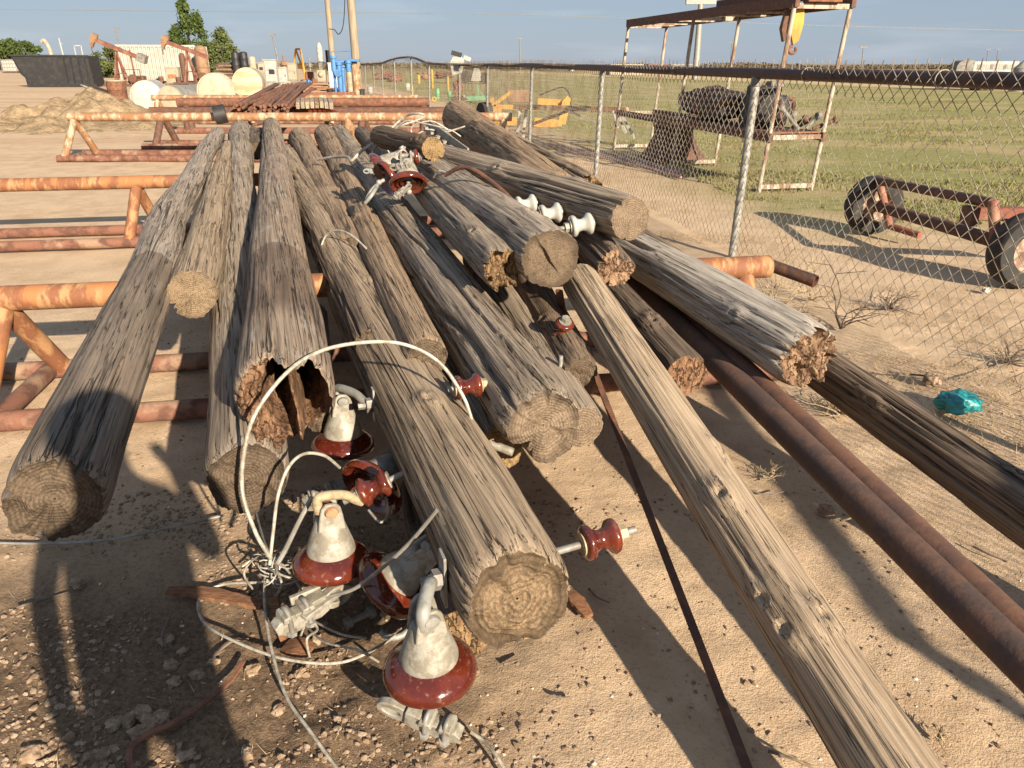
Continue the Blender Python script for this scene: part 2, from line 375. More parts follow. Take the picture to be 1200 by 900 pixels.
# darker loose soil by the photographer
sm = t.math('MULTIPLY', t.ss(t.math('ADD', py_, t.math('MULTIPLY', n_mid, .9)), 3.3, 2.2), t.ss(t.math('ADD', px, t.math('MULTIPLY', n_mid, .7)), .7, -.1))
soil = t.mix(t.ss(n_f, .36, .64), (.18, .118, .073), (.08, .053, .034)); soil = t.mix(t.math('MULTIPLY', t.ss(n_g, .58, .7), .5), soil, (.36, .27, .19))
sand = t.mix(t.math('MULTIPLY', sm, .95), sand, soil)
# field beyond the fence
d = t.math('ADD', px, t.math('MULTIPLY', py_, .172)); d = t.math('SUBTRACT', d, 3.17)
d = t.math('ADD', d, t.math('MULTIPLY', t.math('MAXIMUM', t.math('SUBTRACT', py_, 28), 0), .108))
fld = t.math('MULTIPLY', t.ss(t.math('ADD', d, t.math('MULTIPLY', n_big, 2.2)), 1.7, 3.0), t.ss(t.math('ADD', py_, t.math('MULTIPLY', n_mid, 3)), 8.2, 11.5))
gr1 = t.noise(t.mp(P, (.22, .5, .2)), 1, 6, .65); gr2 = t.noise(t.mp(P, (5, 9, 5)), 1, 5, .7)
grass = t.mix(t.ss(gr2, .35, .65), (.275, .25, .10), (.16, .165, .055)); grass = t.mix(t.math('MULTIPLY', t.ss(gr1, .44, .60), .8), grass, (.36, .27, .145))
tan = t.mix(t.ss(gr1, .4, .6), (.50, .38, .21), (.36, .27, .14))
road = t.math('ADD', py_, t.math('MULTIPLY', px, 3.6)); tn = t.ss(t.math('ADD', road, t.math('MULTIPLY', gr1, 30)), 172, 186)
fieldc = t.mix(tn, grass, tan)
fieldc = t.mix(t.math('MULTIPLY', t.ss(py_, 150, 240), .8), fieldc, (.19, .14, .08))
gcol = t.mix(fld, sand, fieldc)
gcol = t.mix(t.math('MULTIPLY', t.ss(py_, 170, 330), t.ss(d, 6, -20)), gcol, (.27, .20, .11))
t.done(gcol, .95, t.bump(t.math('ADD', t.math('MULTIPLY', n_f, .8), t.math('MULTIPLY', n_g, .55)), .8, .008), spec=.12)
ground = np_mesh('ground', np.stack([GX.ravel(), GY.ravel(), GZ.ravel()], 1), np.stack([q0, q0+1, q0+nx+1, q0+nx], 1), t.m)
tag(ground, kind='structure')
def gz(x, y): return float(ground_z(np.array([x]), np.array([y]))[0])

# heap of dirt by the racks
mc = gp(66, 150); mu = np.linspace(-5, 5, 130); MX, MY = np.meshgrid(mu, mu)
def hump(cx, cy, r, h): return h*np.clip(1-np.hypot(MX-cx, MY-cy)/r, 0, 1)**1.25
MZ = np.maximum.reduce([hump(.2, 1.6, 3.0, .95), hump(-1.2, .4, 2.0, .55), hump(1.6, .6, 2.1, .40), hump(.1, -.6, 1.6, .30)])
MZ = MZ*(1+.30*fbm(MX*1.6, MY*1.6, MX*0, 31, 5))+(MZ > .02)*fbm(MX*4, MY*4, MX*0, 33, 4)*.05-.05
k = len(mu); I, J = np.meshgrid(np.arange(k-1), np.arange(k-1)); q = (J*k+I).ravel()
t = NT('heaped_dirt'); P = t.pos(); a_ = t.noise(P, 3, 7, .65); b_ = t.noise(P, 14, 5, .7)
cdirt = t.mix(t.ss(a_, .4, .62), (.40, .29, .175), (.25, .18, .11)); cdirt = t.mix(t.math('MULTIPLY', t.ss(b_, .5, .7), .5), cdirt, (.17, .12, .08))
t.done(cdirt, .95, t.bump(t.math('ADD', a_, b_), 1, .08), spec=.1)
md = np_mesh('dirt_mound', np.stack([MX.ravel(), MY.ravel(), MZ.ravel()], 1), np.stack([q, q+1, q+k+1, q+k], 1), t.m); md.location = mc
tag(md, kind='structure')

# ================================================================== CHAIN LINK FENCE
FP = [(3.08, -1.4), (2.80, 2.25), (1.985, 6.86), (1.2, 11.4), (.35, 16.3), (-.70, 22.5), (-1.78, 27.6), (-3.33, 33), (-4.59, 37.6), (-6.0, 42.2), (-7.35, 46.8), (-8.6, 51.4),
      (-9.94, 56), (-11.2, 60.6), (-12.4, 65), (-13.7, 69.8), (-15, 74.4), (-16.4, 79)]
RZ = [1.51, 1.515, 1.53, 1.55, 1.575, 1.58, 1.58, 1.63, 1.88, 1.84, 1.66, 1.62, 1.60, 1.58, 1.57, 1.57, 1.57, 1.57]
fence = thing('chain_link_fence', 'long chain link fence with galvanised posts and a dark brown pipe top rail', 'fence', (FP[2][0], FP[2][1], 0))
for (x, y), z in zip(FP, RZ):
    m = MB(); lean = .045
    m.tube([(x, y, -.1), (x+lean, y, z-.045)], .034, 14)
    m.build('post', G['galv'], fence)
    mm = MB(); mm.lathe([(.043, 0), (.045, .02), (.045, .05), (.036, .075), (.0, .08)], Matrix.Translation((x+lean, y, z-.10)), 14)
    mm.build('post_cap', G['galv_dark'], fence)
m = MB(); pts = smooth_path([(x+.045, y, z) for (x, y), z in zip(FP, RZ)], 6); m.tube(pts, .043, 16); m.build('top_rail', G['rail'], fence)
# rings of tie wire round the rail
for u in (.12, .33, .52, .83, 1.4, 1.75, 2.3, 2.6, 3.4):
    i = int(u)+1; f = u-int(u); x = FP[i][0]*(1-f)+FP[i+1][0]*f+.045; y = FP[i][1]*(1-f)+FP[i+1][1]*f; z = RZ[i]*(1-f)+RZ[i+1]*f
    ax = Vector((FP[i+1][0]-FP[i][0], FP[i+1][1]-FP[i][1], .5)).normalized(); fr = frame(ax)
    mm = MB(); mm.tube([Vector((x, y, z))+fr @ Vector((.049*math.cos(a), .049*math.sin(a), 0)) for a in np.linspace(0, 6.283, 18)], .0028, 6, False)
    mm.build('tie_wire', G['wire'], fence)
# woven wire: every wire zigzags upwards and hooks into its neighbour
seg = []; acc = 0
for i in range(len(FP)-1):
    a = Vector((FP[i][0]+.01, FP[i][1], 0)); b = Vector((FP[i+1][0]+.01, FP[i+1][1], 0)); seg.append((acc, (b-a).length, a, b, RZ[i], RZ[i+1])); acc += (b-a).length
WV = []; WF = []; base = 0; CELL = .105; s = 0.0; KK = 0
HN = np.array([(math.cos(a), math.sin(a)) for a in (0, 2.094, 4.189)])
while s < acc:
    for (s0, L_, a, b, za, zb) in seg:
        if s0 <= s < s0+L_: break
    f = (s-s0)/L_; dirv = (b-a)/L_; c = a+dirv*(s-s0); nrm = Vector((-dirv.y, dirv.x, 0)); top = za+(zb-za)*f+.085+random.uniform(-.008, .008)
    near = c.y < 30; step = CELL/2 if near else CELL*1.1; hh = step*1.02
    nz = int(top/hh); zz = top-.03-np.arange(nz+1)*hh; zz = zz[zz > .0]
    sg = np.where(np.arange(len(zz)) % 2 == 0, 1, -1)*step*.5*1.03*(1 if KK % 2 else -1); wob = .02*math.sin(s*1.3)
    cx = c.x+dirv.x*sg+nrm.x*(sg*.05+wob*zz/1.5); cy = c.y+dirv.y*sg+nrm.y*(sg*.05)
    # knuckle at the top
    Z = np.concatenate([[top+.018, top-.004], zz]); X = np.concatenate([[cx[0]+.004, cx[0]], cx]); Yv = np.concatenate([[cy[0], cy[0]], cy])
    r = .0031 if near else .004; n = len(Z)
    V = np.zeros((n, 3, 3)); V[:, :, 0] = X[:, None]+HN[None, :, 0]*r*dirv.x+HN[None, :, 1]*r*nrm.x
    V[:, :, 1] = Yv[:, None]+HN[None, :, 0]*r*dirv.y+HN[None, :, 1]*r*nrm.y; V[:, :, 2] = Z[:, None]
    WV.append(V.reshape(-1, 3)); i = np.arange(n-1)
    for j in range(3):
        q = (j+1) % 3; WF.append(np.stack([base+i*3+j, base+i*3+q, base+(i+1)*3+q, base+(i+1)*3+j], 1))
    base += 3*n; s += step; KK += 1
mesh_o = np_mesh('wire_mesh', np.concatenate(WV)-np.array([FP[2][0], FP[2][1], 0]), np.concatenate(WF), paint('mesh_wire', (.27, .235, .19), (.15, .11, .08), .45, 3, .55, .3))
mesh_o.parent = fence

# ================================================================== PIPE RACKS
def rack(label, a, b, r, z, legs, matb, matl, matbase, spread=.33, base=(True, True), base_ext=.25, vertical=False, base_x=None):
    """beam from a to b (ground points under its ends) at height z; legs = fractions along the beam"""
    a = Vector((a[0], a[1], 0)); b = Vector((b[0], b[1], 0)); d = (b-a).normalized(); n = Vector((-d.y, d.x, 0)); up = Vector((0, 0, z))
    t = thing('pipe_rack', label, 'rack', (a+b)/2)
    m = MB(); m.tube([a+up, b+up], r, 20); m.build('beam', matb, t)
    for f in legs:
        p = a+(b-a)*f
        for sd_ in ((1, -1) if not vertical else (0,)):
            foot = p+n*spread*sd_+Vector((0, 0, .06))+d*(.06*sd_)
            m = MB(); m.tube([p+up-Vector((0, 0, r*.6)), foot], r*.82, 16); m.build('leg', matl, t)
        if spread and not vertical:
            m = MB(); m.tube([p+n*(spread-.03)+Vector((0, 0, .055)), p-n*(spread-.03)+Vector((0, 0, .055))], r*.72, 14); m.build('cross_foot', matbase, t)
    bx = base_x or (0, 1)
    for sd_, on in zip((1, -1), base):
        if on:
            q = n*spread*sd_+Vector((0, 0, .05))
            m = MB(); m.tube([a+(b-a)*bx[0]-d*base_ext+q, a+(b-a)*bx[1]+d*base_ext+q], r*.8, 16); m.build('base_rail', matbase, t)
    return t
p0 = gp(0, 350, .55); p1 = gp(905, 312, .55); dd = (p1-p0).normalized()
pa = p0-dd*1.6; LL = (p1-pa).length
lf = (gp(6, 366, .5)-pa).dot(dd)/LL
rack('nearest rusty yellow pipe rack, its beam under the butts of the logs', pa, p1-dd*.02, .062, .55, (max(lf-.005, .2), .5, .975), G['orange'], G['orange'], G['base_rust'], .34)
p0 = gp(0, 217, .557); p1 = p0+dd*4.6; pa = p0-dd*2.2; LL = (p1-pa).length
lf = (gp(152, 225, .5)-pa).dot(dd)/LL
rack('second rusty orange pipe rack, crossing behind the long left log', pa, p1, .062, .557, (lf, .93), G['orange'], G['orange'], G['base_rust'], .32)
def far_rack(label, x0, x1, ybeam, Y, legpx, r, mats, spread, base=(True, True)):
    a = at(x0, ybeam, Y); b = at(x1, ybeam, Y); z = a.z
    L_ = b.x-a.x
    return rack(label, (a.x, a.y), (b.x, b.y), r, z, [((at(q, ybeam, Y).x-a.x)/L_) for q in legpx], *mats, spread, base, .1)
far_rack('low rack of white paint gone rusty, left end standing free on the sand', 80, 600, 137, 14.6, (86, 408, 590), .075, (G['white_rust'], G['white_rust'], G['base_rust']), .45)
far_rack('brown steel rack with dark legs just behind the white painted rack', 176, 528, 130.5, 16.6, (189, 425, 498), .085, (G['rust_dark'], G['rust_dark'], G['base_rust']), .4)
far_rack('thick brown beam rack under the heap of rods', 208, 503, 120, 20.2, (218, 404, 497), .11, (G['rust_mid'], G['rust_dark'], G['base_rust']), .0, (True, False))
far_rack('farthest rack, thin white and rust beam in front of the white tanks', 178, 490, 114.5, 23.0, (184, 300, 392, 484), .075, (G['white_rust'], G['white_rust'], G['base_rust']), .35, (True, False))

# ================================================================== THE LOGS
W = {}
W['grey'] = wood('weathered_grey_log', (0.413, 0.342, 0.271), (0.248, 0.195, 0.147), (.085, .062, .045), .7)
W['warm'] = wood('weathered_brown_log', (0.372, 0.277, 0.195), (0.230, 0.165, 0.112), (.08, .056, .038), .7)
W['dark'] = wood('dark_old_log', (.21, .16, .12), (.125, .093, .07), (.05, .037, .028), .7)
W['pale'] = wood('bleached_log', (0.531, 0.472, 0.401), (0.319, 0.266, 0.212), (.065, .05, .04), .75, .3)
W['fine'] = wood('fine_grained_pole', (0.395, 0.313, 0.230), (0.242, 0.183, 0.130), (.085, .062, .043), .6, crackw=.011)
W['left'] = wood('long_left_log_wood', (0.384, 0.307, 0.236), (0.242, 0.189, 0.144), (.09, .067, .05), .6, .35, (-.5, 2.02, .6, (.14, .098, .068)))
W['torn'] = wood('torn_log_wood', (0.401, 0.301, 0.218), (0.254, 0.183, 0.130), (.09, .062, .043), .6, .5, (.55, 1.5, .62, (.15, .098, .066)))
E_ = {}
E_['pale'] = endgrain('pale_sawn_end', (.24, .175, .11), (.145, .098, .06), .3, 150)
E_['grey'] = endgrain('grey_sawn_end', (.215, .16, .11), (.115, .08, .054), .2, 130)
E_['coarse'] = endgrain('coarse_ringed_end', (.215, .15, .09), (.085, .057, .034), .15, 75)
E_['face'] = endgrain('smooth_brown_face', (.165, .12, .08), (.10, .07, .046), .2, 200)
E_['dark'] = endgrain('dark_sawn_end', (.125, .09, .06), (.06, .042, .028), .3, 140, .2)
E_['yellow'] = endgrain('yellow_split_end', (.27, .18, .085), (.15, .095, .047), .95, 100)
E_['rot'] = rotten('rotten_end', (.27, .175, .09), (.12, .07, .038))
E_['rotbrown'] = rotten('crumbling_brown_end', (.27, .155, .09), (.11, .06, .034))
E_['rotpale'] = rotten('crumbling_pale_end', (.31, .20, .125), (.12, .068, .042))

def log_mesh(name, A, B, rn, rf, mats, seed, na=72, nl=180, near='cut', far='cut', wob=.012, cracks=11, depth=.019, rough=.0035, square=0.0, crackw=.0045, knots=2, twist=.22, nr=12, jag=.0, bend=0.0, hollow=None, notch=None, slit=None):
    A = Vector(A); B = Vector(B); L = (B-A).length; r_ = random.Random(seed)
    f = np.linspace(0, 1, nl); s = (f**1.55)*L
    th = np.linspace(0, 2*math.pi, na, endpoint=False); S, T = np.meshgrid(s, th, indexing='ij')
    C, N = np.cos(T), np.sin(T); Rr = rn+(rf-rn)*S/L
    q = Rr*(1+.045*vn(C*1.3, S*.8, N*1.3, seed)+.025*vn(C*2.6+5, S*2.3, N*2.6, seed+1))
    q += rough*fbm(C*Rr*95, S*1.6, N*Rr*95, seed+2, 4)+rough*.6*vn(C*7, S*4, N*7, seed+3)
    if square:
        e = 6.0; sq = 1/(np.abs(C)**e+np.abs(N)**e)**(1/e); q *= (1-square)+square*sq
    for k in range(knots):
        kt = r_.uniform(.4, 2.7); ks = r_.uniform(.06, .6)*L; dth = np.angle(np.exp(1j*(T-kt)))*Rr
        rr = np.hypot(dth, (S-ks)*.7); q += .014*np.exp(-(rr/.04)**2)-.02*np.exp(-(rr/.012)**2)
    for k in range(cracks):
        t0 = r_.uniform(0, 6.283); s0 = r_.uniform(-.35, .75)*L; ln = r_.uniform(.25, .75)*min(L, 5); wd = crackw*r_.uniform(.7, 1.9); dp = depth*r_.uniform(.6, 1.7)
        tc = t0+twist*S+.16*vn(S*1.7, k*3.1, 0, seed+7)+.05*vn(S*7, k*5.7, 0, seed+8)
        win = np.clip((S-s0)/.15, 0, 1)*np.clip((s0+ln-S)/.15, 0, 1)*(.7+.3*vn(S*5, k, 1, seed+9))
        q -= dp*win*np.exp(-(np.angle(np.exp(1j*(T-tc)))*Rr/wd)**2)
    Y = S.copy()
    def ends(kind, at0):
        D = S if at0 else L-S; sg = 1 if at0 else -1; w_ = np.clip(1-D/.16, 0, 1)**2
        if kind in ('rough', 'torn'):
            j = fbm(C*3, 0*S, N*3, seed+11, 4)*(.05+jag)+vn(C*14, 0*S, N*14, seed+12)*.010
        elif kind == 'worn': j = fbm(C*2.2, 0*S, N*2.2, seed+11, 3)*.016+vn(C*18, 0*S, N*18, seed+12)*.006
        else: j = fbm(C*2, 0*S, N*2, seed+11, 2)*.004
        return sg*w_*j, np.exp(-D/(.02 if kind == 'cut' else .035))*(.03 if kind == 'cut' else .10)
    for kind, at0 in ((near, True), (far, False)):
        dy, dr = ends(kind, at0); Y += dy; q *= 1-dr
    if notch: q *= 1-notch[1]*np.exp(-(np.angle(np.exp(1j*(T-notch[0])))/notch[2])**2)*np.clip(1-S/notch[3], 0, 1)*(1+.4*vn(C*6, S*5, N*6, seed+20))
    wx = wob*vn(S*.55, 1.3, 0, seed+4)*np.clip(S/.7, 0, 1)*np.clip((L-S)/.7, 0, 1)+bend*np.sin(math.pi*S/L); wz = .5*wob*vn(S*.6, 7.1, 0, seed+5)*np.clip(S/.7, 0, 1)*np.clip((L-S)/.7, 0, 1)
    X = C*q+wx; Zc = N*q+wz
    V = [np.stack([X, Y, Zc], -1).reshape(-1, 3)]; F = []
    i, j = np.meshgrid(np.arange(nl-1), np.arange(na), indexing='ij'); jn = (j+1) % na
    F.append(np.stack([i*na+j, (i+1)*na+j, (i+1)*na+jn, i*na+jn], -1).reshape(-1, 4)); MI = [np.zeros(len(F[0]), int)]
    b = nl*na
    for kind, row in ((near, 0), (far, nl-1)):
        sg = -1 if row == 0 else 1; ex, ey, ez = X[row], Y[row], Zc[row]; cx, cz, cy = ex.mean(), ez.mean(), ey.mean()
        K = nr if row == 0 else 4
        fr = np.linspace(1, 0.02, K+1)[:, None]; px_ = cx+(ex-cx)[None]*fr; pz_ = cz+(ez-cz)[None]*fr; R0 = rn if row == 0 else rf
        if kind == 'cut': dn = fbm(px_*28, 0, pz_*28, seed+14, 3)*.0035
        elif kind == 'worn': dn = fbm(px_*24, 0, pz_*24, seed+14, 4)*.012+np.maximum(0, vn(px_*9, 0, pz_*9, seed+15))*.012
        else: dn = fbm(px_*20, 0, pz_*11, seed+14, 4)*.030+fbm(px_*60, 0, pz_*40, seed+15, 3)*.016+.02
        if slit is not None and row == 0: dn = dn-.022*np.exp(-((px_*math.cos(slit)+pz_*math.sin(slit)+.004*vn(px_*40, 0, pz_*40, 3))/.0045)**2)*np.clip(1.1-np.hypot(px_+.01, pz_-.02)/(R0*.85), 0, 1)
        if nr > 30 and row == 0 and hollow is None and slit is None: dn = dn+.0014*np.sin(np.hypot(px_, pz_)*6.283/.0125+2*vn(px_*12, 0, pz_*12, 5))
        wq = np.clip((fr-.45)/.55, 0, 1)**2; py2 = ey[None]*wq+cy*(1-wq)-sg*dn*np.clip((1-fr)*5, 0, 1)
        if hollow is not None and row == 0:
            py2 = py2+hollow(px_/R0, pz_/R0)*np.clip((1-fr)*9, 0, 1)
        V.append(np.stack([px_, py2, pz_], -1).reshape(-1, 3))
        i, j = np.meshgrid(np.arange(K), np.arange(na), indexing='ij'); jn = (j+1) % na
        a_ = np.stack([b+i*na+j, b+i*na+jn, b+(i+1)*na+jn, b+(i+1)*na+j], -1).reshape(-1, 4)
        if row: a_ = a_[:, ::-1]
        F.append(a_); MI.append(np.ones(len(a_), int)); b += (K+1)*na
    o = np_mesh(name, np.concatenate(V), np.concatenate(F), list(mats), np.concatenate(MI), True, None)
    y = (B-A).normalized(); z = Vector((0, 0, 1)); z = (z-y*z.dot(y)).normalized(); x = y.cross(z)
    m = Matrix((x, y, z)).transposed(); o.matrix_world = M4(m, A)
    return o
LOGS = {}
def log(key, label, n, f, wn, wf, mats, near='cut', far='cut', name='log', ext=(0, 0), group=None, **kw):
    A = gp(*n); B = gp(*f); rn = wn/2*mpp(A); rf = wf/2*mpp(B); d = (B-A).normalized(); L0 = (B-A).length
    A2 = A-d*ext[0]; B2 = B+d*ext[1]; g = (rf-rn)/L0
    o = log_mesh(name, A2, B2, rn-g*ext[0], rf+g*ext[1], mats, kw.pop('seed', 11+7*len(LOGS)), near=near, far=far, **kw)
    LOGS[key] = (A, B, rn, rf); return tag(o, label, 'log', group)
GR = 'old utility pole logs in the pile'
# first layer
log('L1', 'long leftmost log with a dark butt, its sawn end overhanging toward the viewer', (62, 588, .70), (256, 157, .75), 118, 16, (W['left'], E_['dark']), 'worn', na=128, nl=360, group=GR, cracks=14, crackw=.005, depth=.026, wob=.03, bend=-.045)
log('L2', 'short log with a clean pale sawn end resting on the near rack, second from left', (225, 345, .735), (267, 172, .74), 58, 15, (W['fine'], E_['pale']), 'cut', na=96, nl=200, group=GR, wob=.02)
log('L3', 'log squeezed under the torn hollow log, its dark end close to the ground', (289, 562, .50), (283, 153, .76), 97, 24, (W['grey'], E_['dark']), 'worn', na=120, nl=340, group=GR, wob=.03, cracks=10)
def torn_hollow(x, z):
    h = .48*np.clip(1.35-np.hypot((x-.28)/.62, (z-.10)/.84)*1.15, 0, 1)**.5
    rib = np.exp(-((x-.18+.12*z)/.14)**2)*np.clip((.75-z)/.5, 0, 1)
    low = np.clip((-z-.35)/.6, 0, 1)
    return h*(1-.85*rib)-.10*rib-.05*low-.05*np.clip(-x-.1, 0, 1)+.06*np.clip((x-.2), 0, 1)*low*4
log('T', 'thick log whose near end is torn open, brown and hollow', (334, 470, .70), (318, 148, .84), 114, 20, (W['torn'], E_['rotbrown']), 'torn', na=160, nl=360, group=GR, wob=.02, nr=46, jag=.02, hollow=torn_hollow, cracks=8)
log('N1', 'thin brown log half hidden between the torn log and the next', (412, 296, .64), (351, 162, .74), 40, 26, (W['warm'], E_['dark']), 'worn', 'worn', group=GR)
log('N2', 'slim log lying right beside the foreground log, ending under the wire loop', (500, 420, .64), (380, 157, .76), 52, 24, (W['warm'], E_['dark']), 'worn', 'worn', na=110, nl=260, group=GR)
log('N2b', 'grey log low in the pile whose yellowish end shows below the big middle butt', (588, 526, .43), (478, 318, .52), 60, 40, (W['grey'], E_['yellow']), 'worn', 'worn', na=96, nl=200, group=GR, ext=(0, .6))
log('N3', 'big grey brown log with a rounded worn end in the middle of the pile', (638, 502, .60), (398, 157, .77), 102, 23, (W['grey'], E_['grey']), 'worn', 'worn', na=140, nl=340, group=GR, cracks=18, depth=.03, crackw=.0055, wob=.02, jag=-.02, bend=-.03, notch=(4.0, .48, .34, .40))
log('N3b', 'smaller log with a pale end tucked against the right side of the big middle log', (682, 500, .49), (560, 300, .58), 54, 40, (W['fine'], E_['grey']), 'cut', group=GR, na=96)
log('Z', 'dark log with a small black end left of the long right pole', (680, 440, .55), (612, 318, .60), 46, 42, (W['dark'], E_['dark']), 'worn', group=GR)
log('X', 'dark log ending in a brown sawn face between the long pole and the steel pipes', (803, 441, .50), (690, 312, .64), 56, 36, (W['dark'], E_['rotbrown']), 'cut', na=96, group=GR)
log('low', 'half buried log underneath the foreground log with a yellow crumbling butt', (545, 742, .15), (492, 540, .2), 84, 56, (W['dark'], E_['rot']), 'worn', na=110, group=GR, ext=(0, .3))
log('low2', 'dark stub end in the shade right below the torn log', (374, 492, .40), (372, 420, .42), 36, 30, (W['dark'], E_['dark']), 'worn', group=GR, ext=(0, .6))
log('gap', 'added dark log standing in for shade between the torn log and the foreground log', (432, 402, .60), (362, 238, .68), 34, 20, (W['dark'], E_['dark']), 'worn', group=GR)  # dark log added to cover the lit beam where the gap is only shade
# second layer
log('M', 'foreground log carrying the brown insulators, its coarse sawn butt nearest the viewer', (607, 704, .47), (333, 182, .74), 143, 27, (W['fine'], E_['coarse']), 'worn', 'worn', na=160, nl=420, group=GR, cracks=17, depth=.028, wob=.012, twist=.12, crackw=.005, jag=-.035, nr=44)
log('N4', 'log with a splintered yellow end between the two biggest middle logs', (588, 316, .85), (448, 163, .85), 54, 24, (W['grey'], E_['rot']), 'rough', 'worn', na=110, nl=240, group=GR, cracks=12)
log('N5', 'thick log with a smooth brown sawn face split by one crack', (645, 304, .90), (492, 191, .90), 72, 41, (W['grey'], E_['face']), 'cut', na=150, nl=240, nr=44, slit=.55, group=GR, cracks=10)
log('Y', 'rotten half of a log crumbling under the pole with white spools', (722, 314, .80), (640, 238, .80), 50, 36, (W['dark'], E_['rotpale']), 'worn', na=130, group=GR, depth=.03, nr=40, slit=2.2, notch=(.9, .45, .5, .4))
log('U', 'bleached grey log with a crumbling brown end pointing at the right side', (948, 420, .60), (742, 296, .72), 84, 50, (W['pale'], E_['rotpale']), 'rough', na=130, nl=260, group=GR, cracks=14, depth=.02, crackw=.007, ext=(0, .5), jag=-.02, twist=.06)
log('V', 'squared dark timber running down behind the bleached log toward the fence', (1080, 512, .35), (755, 286, .66), 54, 28, (W['dark'], E_['dark']), 'cut', na=96, nl=240, name='timber', group=GR, square=.85, ext=(1.6, .4), twist=.02, wob=.004)
log('R', 'long straight pole on the right leaning down past the viewer', (1010, 850, .285), (690, 345, .72), 100, 46, (W['fine'], E_['grey']), 'cut', na=140, nl=420, name='pole', group=GR, ext=(.85, .12), cracks=14, crackw=.0034, depth=.009, knots=5, twist=.05, wob=.006)
log('S', 'thick broken log sloping up at the back of the pile beside the fence', (622, 205, .98), (536, 137, 1.10), 52, 38, (W['warm'], E_['rot']), 'worn', 'rough', na=110, ext=(.7, 0), group=GR, cracks=12, depth=.02)
log('S2', 'split slab leaning against the right of the back log', (668, 205, .84), (560, 146, .98), 26, 20, (W['fine'], E_['rot']), 'rough', 'rough', group=GR, jag=.04, ext=(.4, 0))
# third layer
log('P', 'pole lying across the top of the pile with three white spools on it', (739, 257, .99), (500, 181, .99), 53, 33, (W['fine'], E_['grey']), 'cut', na=130, nl=220, name='pole', group=GR, cracks=8)
log('Q', 'short pole stub with a yellow star cracked end on top of the pile', (508, 175, 1.12), (446, 160, 1.10), 28, 25, (W['dark'], E_['yellow']), 'cut', na=96, group=GR, name='pole')
log('stub', 'short stump visible between the tops of two left logs', (300, 176, .70), (296, 158, .70), 24, 20, (W['dark'], E_['dark']), 'worn', group=GR)
log('back', 'thin dark log peeping out behind the insulator heap at the top of the pile', (470, 215, .74), (424, 157, .74), 25, 18, (W['dark'], E_['dark']), 'worn', group=GR)

# dark steel pipes and the flat bar on the right
def straight(name, label, cat, n, f, wn, mat, ext=(0, 0), hollow=True, flat=False, group=None):
    A = gp(*n); B = gp(*f); d = (B-A).normalized(); A = A-d*ext[0]; B = B+d*ext[1]; r = wn/2*mpp(gp(*n)); m = MB()
    if flat: m.bar(A, B, r*2, r*.8)
    else:
        fr = M4(frame(d), A); L = (B-A).length
        m.lathe([(r*.86, .25), (r*.86, 0), (r, 0), (r, L), (r*.86, L), (r*.86, L-.25)], fr, 28)
    return tag(m.build(name, mat, origin=(A+B)/2), label, cat, group)
straight('steel_pipe', 'rusty brown steel pipe nearer the viewer in the pair along the right', 'pipe', (1150, 728, .36), (800, 386, .50), 48, G['pipe_rust'], (.9, .9), group='pair of steel pipes')
straight('steel_pipe', 'orange brown steel pipe on the far side of the pair along the right', 'pipe', (1150, 700, .372), (812, 377, .51), 44, paint('orange_rusty_pipe', (.14, .066, .038), (.09, .045, .032), .45, 8, .75, bump=.35), (.9, .9), group='pair of steel pipes')
straight('flat_bar', 'thin dark flat bar leaning from the pile to the ground by the long pole', 'bar', (868, 880, .02), (702, 450, .40), 11, G['rust_dark'], (.25, .1), flat=True)
straight('steel_pipe', 'short dark pipe stub lying past the end of the near rack beam', 'pipe', (956, 330, .40), (912, 314, .44), 15, G['rust_dark'], (0, .1))
straight('angle_iron', 'thin rusty strip hanging down under the thick log with the cracked face', 'bar', (664, 392, .50), (655, 340, .72), 8, G['rust_mid'], flat=True)
